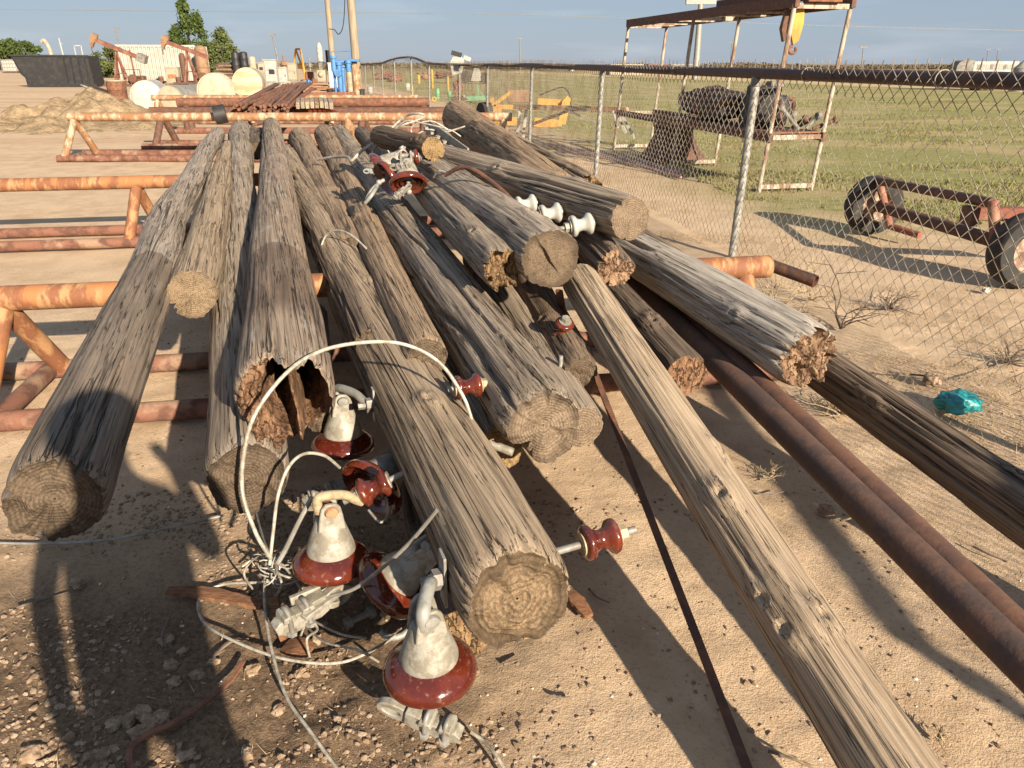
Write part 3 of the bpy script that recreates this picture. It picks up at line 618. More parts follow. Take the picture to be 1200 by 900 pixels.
# ================================================================== INSULATORS AND WIRE
DISC = [(.03, -.030), (.045, -.045), (.052, -.028), (.066, -.050), (.074, -.030), (.090, -.056), (.098, -.062), (.1045, -.055), (.106, -.044), (.103, -.030), (.094, -.016), (.080, -.004), (.066, .004), (.058, .008)]
CAP = [(.066, -.006), (.071, .004), (.069, .020), (.062, .045), (.053, .075), (.045, .10), (.040, .118), (.034, .128)]
def arc(c, u, v, r, a0, a1, n=14): return [c+u*(r*math.cos(R(a0+(a1-a0)*i/n)))+v*(r*math.sin(R(a0+(a1-a0)*i/n))) for i in range(n+1)]
def bell(label, p, axis, side, clamp=None, hook=None, dull=False, group='bell insulators fallen on the ground and the logs'):
    """p = centre of the porcelain disc, axis = towards the cap, side = direction of the clevis pin"""
    t = thing('bell_insulator', label, 'insulator', p, group)
    z = Vector(axis).normalized(); x = Vector(side); x = (x-z*x.dot(z)).normalized(); y = z.cross(x); m3 = Matrix((x, y, z*.86)).transposed(); M = M4(m3, p)
    m = MB(); m.lathe([(a*1.07, b) for a, b in DISC], M, 48); m.build('porcelain_disc', G['porcelain'], t, sharp=1.2)
    m = MB(); m.lathe(CAP, M, 32)
    for s in (-1, 1):                       # the two ears of the cap
        prof = [(-.040, -.05), (.040, -.05), (.034, 0), (.028, .034), (.015, .050), (-.015, .050), (-.028, .034), (-.034, 0)]
        m.prism(prof, .013, M @ M4(Matrix(((0, 0, 1), (1, 0, 0), (0, 1, 0))), (s*.030, 0, .145)))
    cap = m.build('cap', G['galv_dark'] if dull else G['galv_new'], t, bevel=.004)
    m = MB(); c0 = M @ Vector((-.044, 0, .168)); c1 = M @ Vector((.044, 0, .168)); m.cyl(c0, c1, .0135, 16)
    for s in (-1, 1): m.lathe([(.019, -.006), (.020, .0), (.017, .006), (.002, .008)], M @ M4(frame((s, 0, 0)), (s*.041, 0, .168)), 18)
    m.build('clevis_pin', G['pin_rust'] if hook == 'rusty' else G['galv'], t)
    m = MB(); m.cyl(M @ Vector((0, 0, -.03)), M @ Vector((0, 0, -.105)), .012, 12); m.ball(M @ Vector((0, 0, -.108)), .018, 8); m.build('pin', G['galv'], t)
    return t, M
def shackle(t, M, end, mat=None, r=.0155, bulge=.5, name='shackle'):
    """bent rod from the cap pin to a bracket plate on the log"""
    a = M @ Vector((0, 0, .168)); e = Vector(end); up = (M.to_3x3() @ Vector((0, 0, 1))); mid = (a+e)/2+up*bulge*.06; d = (e-a)
    st = a-d.normalized()*.032+up*.012
    pts = smooth_path([a+up*.002-d.normalized()*.030-up*.02, st+up*.018, a+up*.040, mid+up*.004, a+d*.80+up*.012, e], 6)
    m = MB(); m.tube(pts, [r]*len(pts), 14); m.build(name, mat or G['galv'], t)
def bracket(t, p, n, w=.05, h=.14, mat=None):
    """end bolt, nut and square washer against the log: p on the log's face, n pointing away from the log"""
    p = Vector(p); n = Vector(n).normalized(); fr = frame(n)
    m = MB(); m.box(p+n*.004, (w, h, .007), fr); b = m.build('square_washer', G['galv'], t, bevel=.001)
    m = MB(); m.lathe([(.026, 0), (.026, .022), (.012, .0225), (.012, .05)], M4(fr, p+n*.008), 6); m.build('nut', G['galv_dark'], t)
def strain_clamp(label, p, along, up, s=1.0, group='cast strain clamps under the insulators', mat=None, tag_it=True, parent=None):
    mat = mat or G['galv_new']
    t = parent or thing('strain_clamp', label, 'clamp', p, group)
    x = Vector(along).normalized(); z = Vector(up); z = (z-x*z.dot(x)).normalized(); y = z.cross(x); M = M4(Matrix((x, z, y)).transposed()*1.0, p)
    M = M4(Matrix((x, z, -y)).transposed(), p)               # local xy = side view of the clamp, local z = thickness
    k = 16
    outer = [(-.075+.045*math.cos(a), -.004+.032*math.sin(a)) for a in np.linspace(0, 2*math.pi, k, False)]
    inner = [(-.080+.024*math.cos(a), -.006+.014*math.sin(a)) for a in np.linspace(0, 2*math.pi, k, False)]
    m = MB(); m.plate([(q[0]*s, q[1]*s) for q in outer], [(q[0]*s, q[1]*s) for q in inner], .020*s, M)
    body = [(-.045, -.024), (-.02, -.034), (.01, -.030), (.04, -.040), (.075, -.036), (.095, -.022), (.10, 0), (.085, .012), (.06, .006), (.04, .016), (.015, .010), (-.005, .026), (-.04, .028)]
    m.prism([(a*s, b*s) for a, b in body], .034*s, M); m.build('clamp_body', mat, t, bevel=.004*s)
    for q in (.012, .062):
        m = MB(); c = Vector((q*s, .012*s, 0)); pts = [M @ (c+Vector((0, -.045*s, -.021*s))), M @ (c+Vector((0, .0, -.021*s)))]
        pts += [M @ (c+Vector((0, .021*s*math.sin(a), -.021*s*math.cos(a)))) for a in np.linspace(.2, 2.94, 9)]
        pts += [M @ (c+Vector((0, .0, .021*s))), M @ (c+Vector((0, -.05*s, .021*s)))]
        m.tube(pts, .0065*s, 10); m.build('u_bolt', G['galv_dark'], t)
        m = MB(); m.prism([(-.018*s, -.006*s), (.018*s, -.006*s), (.014*s, .012*s), (-.014*s, .012*s)], .050*s, M @ Matrix.Translation(c)); m.build('keeper', mat, t, bevel=.003*s)
        m = MB()
        for e in (-1, 1): m.lathe([(.013*s, 0), (.013*s, .011*s)], M @ M4(frame((0, -1, 0)), c+Vector((0, -.036*s, e*.021*s))), 6)
        m.build('nut', G['galv'], t)
    return t
SPOOL = [(.010, -.040), (.033, -.040), (.039, -.036), (.040, -.028), (.037, -.022), (.027, -.015), (.022, -.004), (.022, .004), (.027, .015), (.037, .022), (.040, .028), (.039, .036), (.033, .040), (.010, .040)]
def spool(label, p, axis, mat, s=1.0, nut=1, rod=(.09, .09), group='spool insulators bolted to the poles', washer=None):
    t = thing('spool_insulator', label, 'insulator', p, group); fr = frame(axis); M = M4(fr, p); ax = Vector(axis).normalized()
    m = MB(); m.lathe([(a*s, b*s) for a, b in SPOOL], M, 36); m.build('porcelain_spool', mat, t, sharp=1.2)
    m = MB(); m.cyl(Vector(p)-ax*rod[0], Vector(p)+ax*rod[1], .0085*s, 12); m.build('bolt', G['galv_dark'], t)
    m = MB(); e = .041*s
    for sg in (1, -1):
        m = MB(); m.lathe([(.026*s, 0), (.026*s, .004*s), (.011*s, .0045*s)], M4(frame(ax*sg), Vector(p)+ax*e*sg), 20); m.build('washer', washer or G['galv'], t)
    m = MB(); m.lathe([(.019*s, 0), (.019*s, .016*s), (.010*s, .0165*s)], M4(frame(ax*nut), Vector(p)+ax*nut*(e+.006*s)), 6); m.build('nut', washer or G['galv_new'], t, bevel=.001)
    return t
def logpt(key, py):
    """point on the axis of a log where it passes photo row py, its radius and its sideways direction"""
    A, B, ra, rb = LOGS[key]; lo, hi = -.5, 1.5
    for _ in range(50):
        f = (lo+hi)/2; p = A+(B-A)*f; c = (.38427*p.y+.92322*(p.z-EYE))/dep(p)
        if 450-FPX*c > py: lo = f
        else: hi = f
    d = (B-A).normalized(); return p, ra+(rb-ra)*f, d, Vector((d.y, -d.x, 0)).normalized()    # last = to the right

# -- the string nearest the viewer, hooked to the foreground log
GB = 'bell insulators fallen on the ground and the logs'
c, r, d, right = logpt('M', 660)
bp = c-right*r*.97+Vector((0, 0, -.01))
t1, M1 = bell('nearest bell insulator, glossy reddish brown disc under a grey cap, hooked to the foreground log', at(503, 770, 1.44), (.0, -.06, 1), (.45, -1, 0))
shackle(t1, M1, bp-right*.03+Vector((0, 0, .0)), G['galv'], .017); bracket(t1, bp, -right)
strain_clamp('open strain clamp with two rounded keepers hanging below the nearest bell insulator', at(496, 842, 1.45), (.95, -.28, -.16), (.10, -.3, 1), 1.05)
# -- the second string, further left
t2, M2 = bell('bell insulator with a rusty orange pin head and a red brown disc, standing mid left', at(388, 645, 1.88), (.02, .05, 1), (.5, -1, 0), hook='rusty')
c, r, d, right = logpt('M', 560)
shackle(t2, M2, at(424, 588, 1.96), G['brass'], .014)
strain_clamp('cast clamp with a long tongue and side notches under the second insulator', at(363, 712, 1.80), (-.75, -.65, -.05), (-.2, -.25, 1), 1.15)
m = MB(); m.bar(at(395, 690, 1.86), at(352, 722, 1.76), .055, .014); m.bar(at(390, 684, 1.87), at(340, 705, 1.80), .016, .03)
tag(m.build('clamp_plate', G['galv_new'], origin=at(372, 706, 1.8), bevel=.003), 'flat pale metal plate lying under the red brown disc of the second insulator', 'plate')
# -- the third, further back
c, r, d, right = logpt('M', 468); bp = c-right*r*.97
t3, M3 = bell('farthest of the upright bell insulators, in front of the torn hollow log', at(402, 509, 2.52), (.05, .04, 1), (.3, -1, 0))
shackle(t3, M3, bp-right*.02, G['galv'], .015); bracket(t3, bp, -right, .04, .12)
strain_clamp('pale clamp plate with a dark round hole below the farthest upright insulator', at(395, 575, 2.36), (-.9, -.35, -.2), (-.1, -.5, .8), 1.25)
# -- tilted ones
c, r, d, right = logpt('M', 600); bp = c-right*r*.95-Vector((0, 0, .03))
t4, M4_ = bell('tilted bell insulator with a deep brown disc seen edge on below the foreground log', at(466, 676, 1.84), (.66, .05, .62), (.3, -1, .2))
shackle(t4, M4_, bp+Vector((0, 0, -.05)), G['galv_dark'], .014)
t5, M5 = bell('dark brown disc tipped toward the viewer behind a spool and nearly in the shade', at(444, 563, 2.16), (.5, .80, .30), (0, 0, 1), dull=True)
# -- spools
c, r, d, right = logpt('M', 545)
spool('brown spool insulator with a cream nut on the left of the foreground log', at(439, 571, 1.98), (.92, .22, .38), G['porcelain'], 1.12, -1, (.10, .17), washer=G['galv_new'])
c, r, d, right = logpt('M', 452)
spool('brown spool insulator jutting from the right of the foreground log near the middle log', at(548, 453, c.y-.34), right+Vector((0, 0, .02)), G['porcelain'], 1.0, 1, (.065, .085), washer=G['brass'])
c, r, d, right = logpt('M', 640)
spool('largest brown spool insulator, sticking out over the sand right of the foreground log butt', at(703, 632, c.y+.02), right+Vector((0, 0, .08)), G['porcelain'], 1.15, 1, (.12, .10), washer=G['brass'])
spool('dark brown spool insulator wedged upright under the log with the cracked face', at(660, 386, 2.86), (.15, -.35, .9), G['porcelain'], .95, 1, (.06, .06))
c, r, d, right = logpt('P', 250)
GW = 'white spool insulators on the top pole'
for row, lab in ((228, 'white spool insulator on the top pole, farthest from its sawn end'), (237.5, 'middle white spool insulator of the three on the top pole'), (249.5, 'white spool insulator on the top pole, nearest its sawn end')):
    c, r, d, right = logpt('P', row); n = Vector((-.96, -.24, -.12)).normalized()
    spool(lab, c+n*(r+.045)+Vector((0, -.05, -.02)), n, G['porcelain_white'], 1.2, 1, (.09, .11), GW)
# -- the heap at the top of the pile
Yh = 4.75
bell('small red brown bell insulator leaning forward in the heap on top of the pile', at(478, 208, Yh-.10), (-.1, .55, .75), (1, 0, 0))
bell('brown bell insulator lying on its side at the left of the heap on top', at(459, 206, Yh), (.75, .55, .35), (0, 0, 1), dull=False)
bell('brown bell insulator half hidden at the back of the heap on top of the pile', at(452, 195, Yh+.12), (.8, .2, .5), (0, 0, 1))
spool('dark brown spool insulator at the back of the heap on top of the pile', at(481, 185, Yh+.15), (1, .1, .1), G['porcelain'], 1.25)
strain_clamp('pale strain clamp on top of the insulator heap', at(470, 194, Yh-.12), (.9, -.3, .2), (0, -.3, 1), .65)
strain_clamp('cream wedge clamp hanging below the insulator heap', at(471, 224, Yh-.2), (-.7, -.5, -.45), (-.2, -.6, .7), .6)
strain_clamp('small grey clamp lying on the log left of the insulator heap', at(437, 200, Yh+.05), (1, .1, 0), (0, -.2, 1), .5, mat=G['galv'])
# loose hooks between the logs
def rod(name, label, cat, pts, r, mat, group=None, k=6, n=10):
    p = smooth_path(pts, k); m = MB(); m.tube(p, r, n); return tag(m.build(name, mat, origin=p[0]), label, cat, group)
c, r, d, right = logpt('M', 415)
o_ = c+right*r*1.0+Vector((0, 0, .03))
rod('hook_bolt', 'grey bent hook bolt sticking out between the foreground log and the next', 'bolt', [o_+right*q+Vector((0, 0, h)) for q, h in ((0, 0), (.05, .01), (.10, .005), (.125, -.03), (.12, -.07), (.10, -.09))], .009, G['galv'])
o2 = at(484, 395, c.y+.25)
rod('bolt', 'pale bolt end standing out beside the foreground log above the hook', 'bolt', [o2, o2+right*.06], .012, G['galv_new'])
p = at(575, 520, 2.15); rod('bolt', 'short galvanised bolt in the pale end below the big middle log', 'bolt', [p, p+Vector((.07, -.02, -.02))], .014, G['galv_new'])
p = at(657, 432, 2.62)
tb = thing('bolt_with_plate', 'upright bolt through a small plate beside the big middle log end', 'bolt', p)
m = MB(); m.cyl(p+Vector((0, 0, -.03)), p+Vector((.0, 0, .05)), .008); m.build('bolt', G['galv'], tb)
m = MB(); m.box(p+Vector((0, 0, -.02)), (.07, .06, .008), frame((.2, -.3, 1))); m.build('plate', G['galv'], tb, bevel=.001)
# big strap hinge like fitting lying on the ground in the middle
p = gp(425, 722, .03)
ts = thing('ring_shackle', 'grey ring shackle with a dark bolt lying on the sand left of the nearest insulator', 'shackle', p)
m = MB(); fr = Matrix((Vector((1, .1, .15)), Vector((-.1, 1, .3)), Vector((-.1, -.3, 1)))).transposed()
cc = gp(465, 728, .045); m.tube([cc+fr @ Vector((.052*math.cos(a), .052*math.sin(a), 0)) for a in np.linspace(-2.6, 2.6, 20)], .010, 12); m.build('ring', G['galv'], ts)
m = MB(); m.cyl(gp(405, 732, .03), gp(437, 716, .035), .010, 12); m.lathe([(.020, 0), (.020, .018)], M4(frame(gp(437, 716, .03)-gp(405, 732, .03)), gp(405, 732, .03)), 6); m.lathe([(.020, 0), (.020, .018)], M4(frame(gp(437, 716, .03)-gp(405, 732, .03)), gp(432, 719, .033)), 6); m.build('bolt', G['galv_dark'], ts)
m = MB(); m.bar(gp(447, 712, .02), gp(478, 690, .02), .09, .012); tag(m.build('washer_plate', G['galv_new'], origin=gp(460, 700, .02), bevel=.002), 'pale curved plate on the sand under the tilted bell insulator', 'plate')

# -- wires
def wire(label, pts, r=.0042, mat=None, group='aluminium wires round the insulators', k=10):
    P = smooth_path(pts, k); m = MB(); m.tube(P, r, 8); return tag(m.build('wire', mat or G['wire'], origin=P[0]), label, 'wire', group)
wire('big pale wire loop arching over the torn log and the foreground log', [at(*q) for q in ((318, 655, 1.74), (300, 625, 1.78), (284, 575, 1.84), (288, 520, 1.86), (303, 478, 1.89), (340, 433, 1.96), (380, 410, 2.06), (430, 401, 2.16), (475, 404, 2.20), (515, 425, 2.20), (543, 465, 2.16), (556, 500, 2.14), (572, 525, 2.2))], .0056)
wire('smaller pale wire loop between the torn log and the insulators', [at(*q) for q in ((316, 662, 1.74), (320, 625, 1.77), (326, 580, 1.80), (338, 548, 1.84), (356, 532, 1.90), (380, 534, 1.96), (398, 548, 2.02))], .0046)
def gnd(q, h=.012): 
    p = gp(q[0], q[1], h); return Vector((p.x, p.y, max(gz(p.x, p.y)+.006, 0)+h))
wire('wire loop lying on the dark soil with its bend at the far left', [gnd(q, h) for q, h in (((352, 676), .09), ((310, 682), .05), ((262, 685), .02), ((234, 700), .015), ((238, 728), .02), ((272, 752), .04), ((330, 772), .05), ((390, 778), .05), ((430, 768), .05), ((470, 740), .03), ((486, 722), .03))], .0045)
wire('wire curving down to the bottom edge left of the nearest insulator', [gnd(q, h) for q, h in (((312, 660), .10), ((310, 705), .08), ((318, 760), .06), ((335, 815), .05), ((365, 862), .04), ((402, 912), .02))], .0045)
wire('short wire leaving the nearest clamp at the bottom', [at(552, 858, 1.44), at(566, 868, 1.42), gnd((582, 888), .05), gnd((604, 925), .02)], .0048)
wire('grey cable running from the foreground log down to the second clamp', [at(512, 598, 1.66), at(480, 636, 1.68), at(445, 668, 1.72), at(415, 690, 1.74), at(388, 698, 1.76)], .0055, G['wire_grey'])
wire('pair of dull grey leads bent behind the second insulator', [at(366, 582, 1.95), at(350, 612, 1.9), at(334, 645, 1.82), at(324, 662, 1.78)], .0072, G['wire_grey'])
wire('grey wire lying on the ground under the left log butt', [gnd(q) for q in ((-15, 636), (60, 637), (130, 632), (200, 618), (262, 604))], .0048, G['wire_grey'])
wire('thin wire hooked under the brown spool', [at(432, 598, 1.96), at(446, 612, 1.92), at(455, 600, 1.96), at(452, 582, 2.0)], .004, G['wire_grey'])
for j, pts in enumerate((((300, 600), (312, 640), (330, 660), (352, 690), (360, 712)), ((284, 664), (300, 655), (318, 668), (342, 678), (352, 672)), ((296, 690), (286, 672), (298, 655), (316, 650), (326, 668)), ((360, 735), (380, 752), (420, 765), (444, 780)), ((366, 728), (400, 745), (430, 752)), ((352, 748), (362, 730), (372, 738), (360, 752), (364, 775)), ((330, 640), (322, 660), (330, 684), (322, 700)))):
    random.seed(j); wire('thin wire strand twisted into the knot in the middle of the wires', [gnd(q, random.uniform(.03, .14) if 0 < i < len(pts)-1 else .02) for i, q in enumerate(pts)], .0036, None, 'strands of the wire knot')
random.seed(3)
m = MB()
for j in range(22):
    c0 = gnd((318+random.uniform(-16, 34), 672+random.uniform(-16, 12)), random.uniform(.03, .13)); u = Vector((random.gauss(0, 1), random.gauss(0, 1), random.gauss(0, .7))).normalized(); v = frame(u).col[0]
    m.tube(arc(c0, u, v, random.uniform(.015, .045), random.uniform(0, 180), random.uniform(200, 420), 12), .0024, 6)
tag(m.build('wire_knot', G['wire'], origin=gnd((318, 675))), 'tight knot of cut wire ends where the loops meet', 'wire')
# straps over the logs at the back
c, r, d, right = logpt('M', 330)
wire('thin wire bowed over the foreground log to its right', [c-right*r*1.05+d*.35+Vector((0, 0, -.02)), c-right*r*.5+d*.38+Vector((0, 0, r+.02)), c+right*r*.2+d*.22+Vector((0, 0, r+.07)), c+right*r*.95+d*.0+Vector((0, 0, r*.95)), c+right*r*1.5-d*.22+Vector((0, 0, r*.1)), c+right*r*1.55-d*.3+Vector((0, 0, -r))], .0055)
wire('pale strap wire crossing the tops of the thin logs', [at(*q) for q in ((372, 187, 6.75), (392, 184, 6.55), (407, 184, 6.3), (412, 188, 6.15), (425, 176, 6.2), (440, 166, 6.3), (458, 150, 6.2))], .012)
wire('pale strap wire standing out behind the heap', [at(*q) for q in ((462, 163, 6.0), (470, 148, 5.9), (486, 142, 5.9), (498, 136, 5.9), (488, 133, 5.9), (470, 140, 6.0), (440, 172, 5.9), (434, 190, 5.85))], .008)
wire('bent grey wire beside the stump on the middle log', [at(*q) for q in ((429, 236, 4.55), (434, 225, 4.55), (442, 217, 4.6), (436, 228, 4.5), (428, 238, 4.5))], .011, G['galv'])
for j, pts in enumerate((((455, 160), (475, 142), (498, 145), (520, 150)), ((478, 165), (500, 152), (520, 155), (545, 148)), ((448, 172), (462, 150), (452, 168), (460, 185)), ((490, 170), (482, 150), (505, 142), (525, 152)), ((498, 150), (512, 158), (526, 152), (540, 160)))):
    wire('loose wire end in the tangle behind the yellow star cracked pole', [at(a, b, 5.9+.1*j) for a, b in pts], .006, G['wire'] if j % 2 else G['wire_grey'], 'wire tangle at the back of the pile')
wire('brown cable slung under the top pole', [at(*q) for q in ((522, 205, 4.3), (545, 196, 4.2), (575, 212, 4.05), (610, 245, 3.85), (650, 290, 3.6), (662, 312, 3.5))], .012, G['rust_dark'])
wire('small pale wire arch on the log with the cracked face', [at(*q) for q in ((508, 208, 4.7), (513, 201, 4.65), (522, 202, 4.6), (530, 212, 4.5))], .006)
# crossarm of bored galvanised steel leaning at the back
tc = thing('slotted_bar', 'galvanised bar full of slots leaning at the back of the pile', 'bar', at(520, 165, 5.75))
a, b = at(500, 147, 6.3), at(548, 183, 5.2); dirb = (b-a).normalized(); m = MB()
m.bar(a, b, .012, .10, (.4, -1, .6))
for f in np.linspace(.1, .9, 6): m.box(a+(b-a)*f, (.09, .02, .05), frame(dirb))
m.build('rail', G['galv_new'], tc)
# strips of bark and rusty band on the soil
def strip(name, label, cat, pts, w, mat, th=.008, up=(0, 0, 1), group=None):
    P = smooth_path(pts, 6); V = []; F = []; n = len(P)
    for i, p in enumerate(P):
        dd_ = (P[min(i+1, n-1)]-P[max(i-1, 0)]).normalized(); sx = dd_.cross(Vector(up)).normalized(); u = sx.cross(dd_); ww = w*(.6+.4*math.sin(math.pi*min(1, (i+.7)/n)))*random.uniform(.88, 1.08)
        V += [p-sx*ww/2-u*th/2, p+sx*ww/2-u*th/2, p+sx*ww/2*.96+u*th/2, p-sx*ww/2*.96+u*th/2]
    for i in range(n-1):
        for j in range(4): q = (j+1) % 4; F.append((i*4+j, i*4+q, i*4+4+q, i*4+4+j))
    F += [(3, 2, 1, 0), tuple(4*(n-1)+j for j in range(4))]
    m = MB(); m.add(V, F); return tag(m.build(name, mat, origin=P[0]), label, cat, group)
strip('bark_strip', 'long orange brown strip of bark on the dark soil inside the wire loop', 'bark', [gnd(q, .02) for q in ((196, 692), (232, 694), (268, 700), (308, 710))], .05, G['strip'], .012)
strip('bark_strip', 'short orange piece of bark lying below the wire knot', 'bark', [gnd(q, .02) for q in ((334, 758), (350, 762), (364, 766))], .07, G['strip'], .014)
strip('bark_strip', 'steep brown bark sliver leaning under the second clamp', 'bark', [gnd((320, 700), .10), gnd((328, 728), .05), gnd((334, 752), .01)], .035, G['strip'], .010, (0, -1, .3))
strip('bark_strip', 'dark bark slab beside the foreground log butt', 'bark', [gnd((668, 694), .02), gnd((678, 706), .02), gnd((690, 722), .015)], .05, G['strip'], .012)
strip('rusty_band', 'curved rusty metal band lying on the soil at the lower left', 'band', [gnd(q, h) for q, h in (((286, 776), .03), ((270, 798), .03), ((240, 824), .025), ((205, 846), .02), ((172, 862), .02), ((153, 880), .02), ((156, 900), .02), ((185, 915), .02))], .018, G['rust_mid'], .006)
# ================================================================== THE YARD BEHIND
def scrap(name, label, cat, group=None, at_=(0, 0, 0)): return thing(name, label, cat, at_, group)
def leafmass(n, size, fn, seed):
    r_ = np.random.default_rng(seed); C = fn(n, r_); a = r_.normal(size=(n, 3)); a /= np.linalg.norm(a, axis=1)[:, None]; b = np.cross(a, r_.normal(size=(n, 3))); b /= np.linalg.norm(b, axis=1)[:, None]
    s = size*r_.uniform(.5, 1.4, (n, 1)); V = np.stack([C-a*s, C+b*s*.55, C+a*s, C-b*s*.55], 1).reshape(-1, 3); return V, np.arange(4*n).reshape(n, 4)
def leafmat(name, c1, c2):
    t = NT(name); n = t.noise(t.pos(), 1.6, 4, .6); f = t.noise(t.pos(), 9, 2, .5)
    return t.done(t.mix(t.ss(t.math('ADD', t.math('MULTIPLY', n, .6), t.math('MULTIPLY', f, .4)), .38, .62), c1, c2), .75, spec=.15)
G['leaf'] = leafmat('dark_green_leaves', (.035, .055, .014), (.085, .115, .03)); G['leaf2'] = leafmat('olive_green_leaves', (.05, .065, .02), (.12, .14, .045)); G['scrub'] = leafmat('dry_scrub', (.075, .06, .035), (.13, .10, .06))
def tree(label, base, h, w, shape, seed, n=5200, leaf=.16, trunk_h=.18, mat=None, group=None, cat='tree', name='tree'):
    t = thing(name, label, cat, base, group); r_ = random.Random(seed); b = Vector(base)
    cl = []
    for i in range(46):
        f = r_.random()
        if shape == 'cone': rr = w/2*min(1, 1.25*(1-f)**.6)*(.45+.55*r_.random()); cz = h*(trunk_h+(1-trunk_h)*f)
        else: rr = w/2*math.sqrt(max(.02, 1-(2*f-1)**2))*(.5+.5*r_.random()); cz = h*(trunk_h+(1-trunk_h)*f)
        a = r_.uniform(0, 6.28); cl.append((rr*math.cos(a), rr*math.sin(a), cz, w*(.10+.09*r_.random())*(1.15-.5*f)))
    cl = np.array(cl)
    def fn(n, q):
        k = q.integers(0, len(cl), n); v = q.normal(size=(n, 3)); v /= np.linalg.norm(v, axis=1)[:, None]
        P = cl[k, :3]+v*cl[k, 3:4]*q.uniform(.3, 1.15, (n, 1))*np.array([1, 1, 1.25 if shape == 'cone' else .85]); P[:, 2] = np.maximum(P[:, 2], .15); return P
    m = MB(); m.tube([b, b+Vector((.05*h*.2, 0, h*.35)), b+Vector((0, 0, h*.8))], [w*.045, w*.035, w*.008], 8)
    for i in range(7):
        c = cl[i*5]; z0 = min(c[2]*.7, h*.7); m.tube([b+Vector((0, 0, z0)), b+Vector((c[0]*.5, c[1]*.5, (z0+c[2])/2)), b+Vector(c[:3])], [w*.02, w*.014, w*.004], 5)
    m.build('trunk', G['bark'], t)
    V, F = leafmass(n, leaf, fn, seed); o = np_mesh('crown', V, F, mat or G['leaf'], None, False); o.parent = t
    return t
tree('round dark green bush tree behind the black dumpster', gp(28, 83.6), 6.6, 10.5, 'round', 3, 6000, .3, .08)
tree('tall pointed green tree behind the second pumpjack', gp(227, 89), 9.4, 6.0, 'cone', 5, 9000, .2, .10)
tree('shorter loose green tree right of the tall pointed one', gp(262, 89), 6.0, 5.6, 'cone', 8, 6500, .18, .08, G['leaf2'])
tree('low green bush under the raised head of the first pumpjack', gp(132, 91), 3.4, 4.2, 'round', 12, 3500, .16, .05, G['leaf2'], cat='bush', name='bush')

# black dumpster
p = gp(36, 102); dx = mpp(p); f1 = Vector((1, .10, 0)).normalized()
d0 = scrap('dumpster', 'long black open top dumpster with a sloped left end on the sand', 'dumpster', None, p)
Mx = M4(Matrix((f1, Vector((0, 0, 1)), f1.cross(Vector((0, 0, 1))))).transposed(), p+Vector((2.15, 1.1, 0))) @ Matrix.Scale(.88, 4)
out = [(-2.7, .1), (2.75, .1), (2.60, 2.45), (-3.55, 2.50), (-3.05, 1.05), (-2.75, .75)]
m = MB(); wd = 2.0
for s in (-1, 1): m.prism(out, .06, Mx @ Matrix.Translation((0, 0, s*wd/2)))
m.build('side_panel', G['black'], d0).name = 'side_panels'
for a, b in ((0, 1), (1, 2), (3, 4), (4, 5), (5, 0)):
    A = Mx @ Vector((*out[a], 0)); B = Mx @ Vector((*out[b], 0)); m = MB(); m.bar(A, B, wd, .05, Mx.to_3x3() @ Vector((-(out[b][1]-out[a][1]), out[b][0]-out[a][0], 0))); m.build('shell_plate', G['black'], d0)
for x in (.6, 1.15, 1.75, 2.3):
    m = MB(); m.box(Mx @ Vector((x, 1.25, 1.05)), (.10, .09, 2.1)); m.build('rib', G['black'], d0)
m = MB(); m.bar(Mx @ Vector((-3.6, 2.5, 1.04)), Mx @ Vector((2.65, 2.45, 1.04)), .14, .12); m.build('rim', G['black'], d0)
m = MB(); m.bar(Mx @ Vector((-2.7, .12, 1.06)), Mx @ Vector((2.9, .12, 1.06)), .12, .2); m.build('skid', G['black'], d0)
# tote and building far left
p = gp(16, 85.5); t = scrap('tote', 'white plastic tote in a wire cage left of the dumpster', 'tote', None, p); s = mpp(p)
m = MB(); m.box(p+Vector((0, 0, s*8)), (s*16, s*14, s*13)); m.build('tank', G['white'], t, bevel=.2)
m = MB()
for k in range(6):
    x = -s*8+k*s*3.2
    m.bar(p+Vector((x, -s*7.3, s)), p+Vector((x, -s*7.3, s*15)), .06, .06)
for k in range(4): m.bar(p+Vector((-s*8, -s*7.4, s*(2+4*k))), p+Vector((s*8, -s*7.4, s*(2+4*k))), .06, .06)
m.build('cage', G['galv'], t)
m = MB(); m.box(p+Vector((0, 0, s*.7)), (s*17, s*15, s*1.3)); m.build('pallet', G['bark'], t)
p = gp(-6, 82.5); s = mpp(p); t = scrap('shed', 'grey shed with a dark doorway at the far left edge', 'building', None, p)
m = MB(); m.box(p+Vector((-s*14, s*10, s*8)), (s*44, s*20, s*16)); m.build('wall', G['grey_steel'], t)
m = MB(); m.prism([(-s*24, s*16), (s*24, s*16), (s*18, s*21), (-s*18, s*21)], s*22, M4(Matrix(((1, 0, 0), (0, 0, 1), (0, 1, 0))), p+Vector((-s*14, s*10, 0)))); m.build('roof', G['white'], t)
m = MB(); m.box(p+Vector((s*4, -.05, s*6)), (s*10, .1, s*11)); m.build('doorway', G['black'], t)
m = MB(); p = gp(60, 84); s = mpp(p)
m.tube(smooth_path([p+Vector((s*4, 0, 0)), p+Vector((s*4, 0, s*22)), p+Vector((0, 0, s*33)), p+Vector((-s*4, 0, s*32))], 5), s*2.2, 8); tag(m.build('crane_boom', G['cream'], origin=p), 'curved cream arm rising behind the dumpster rim', 'boom')
m = MB(); p = gp(79, 84); s = mpp(p); m.tube([p, p+Vector((-s*2, 0, s*36))], [s*1.1, s*.6], 8); m.bar(p+Vector((-s*3, 0, s*30)), p+Vector((s, 0, s*30)), .1, .1); tag(m.build('mast', G['white'], origin=p), 'slim white mast rising behind the dumpster', 'mast')
p = gp(97, 84); s = mpp(p); m = MB()
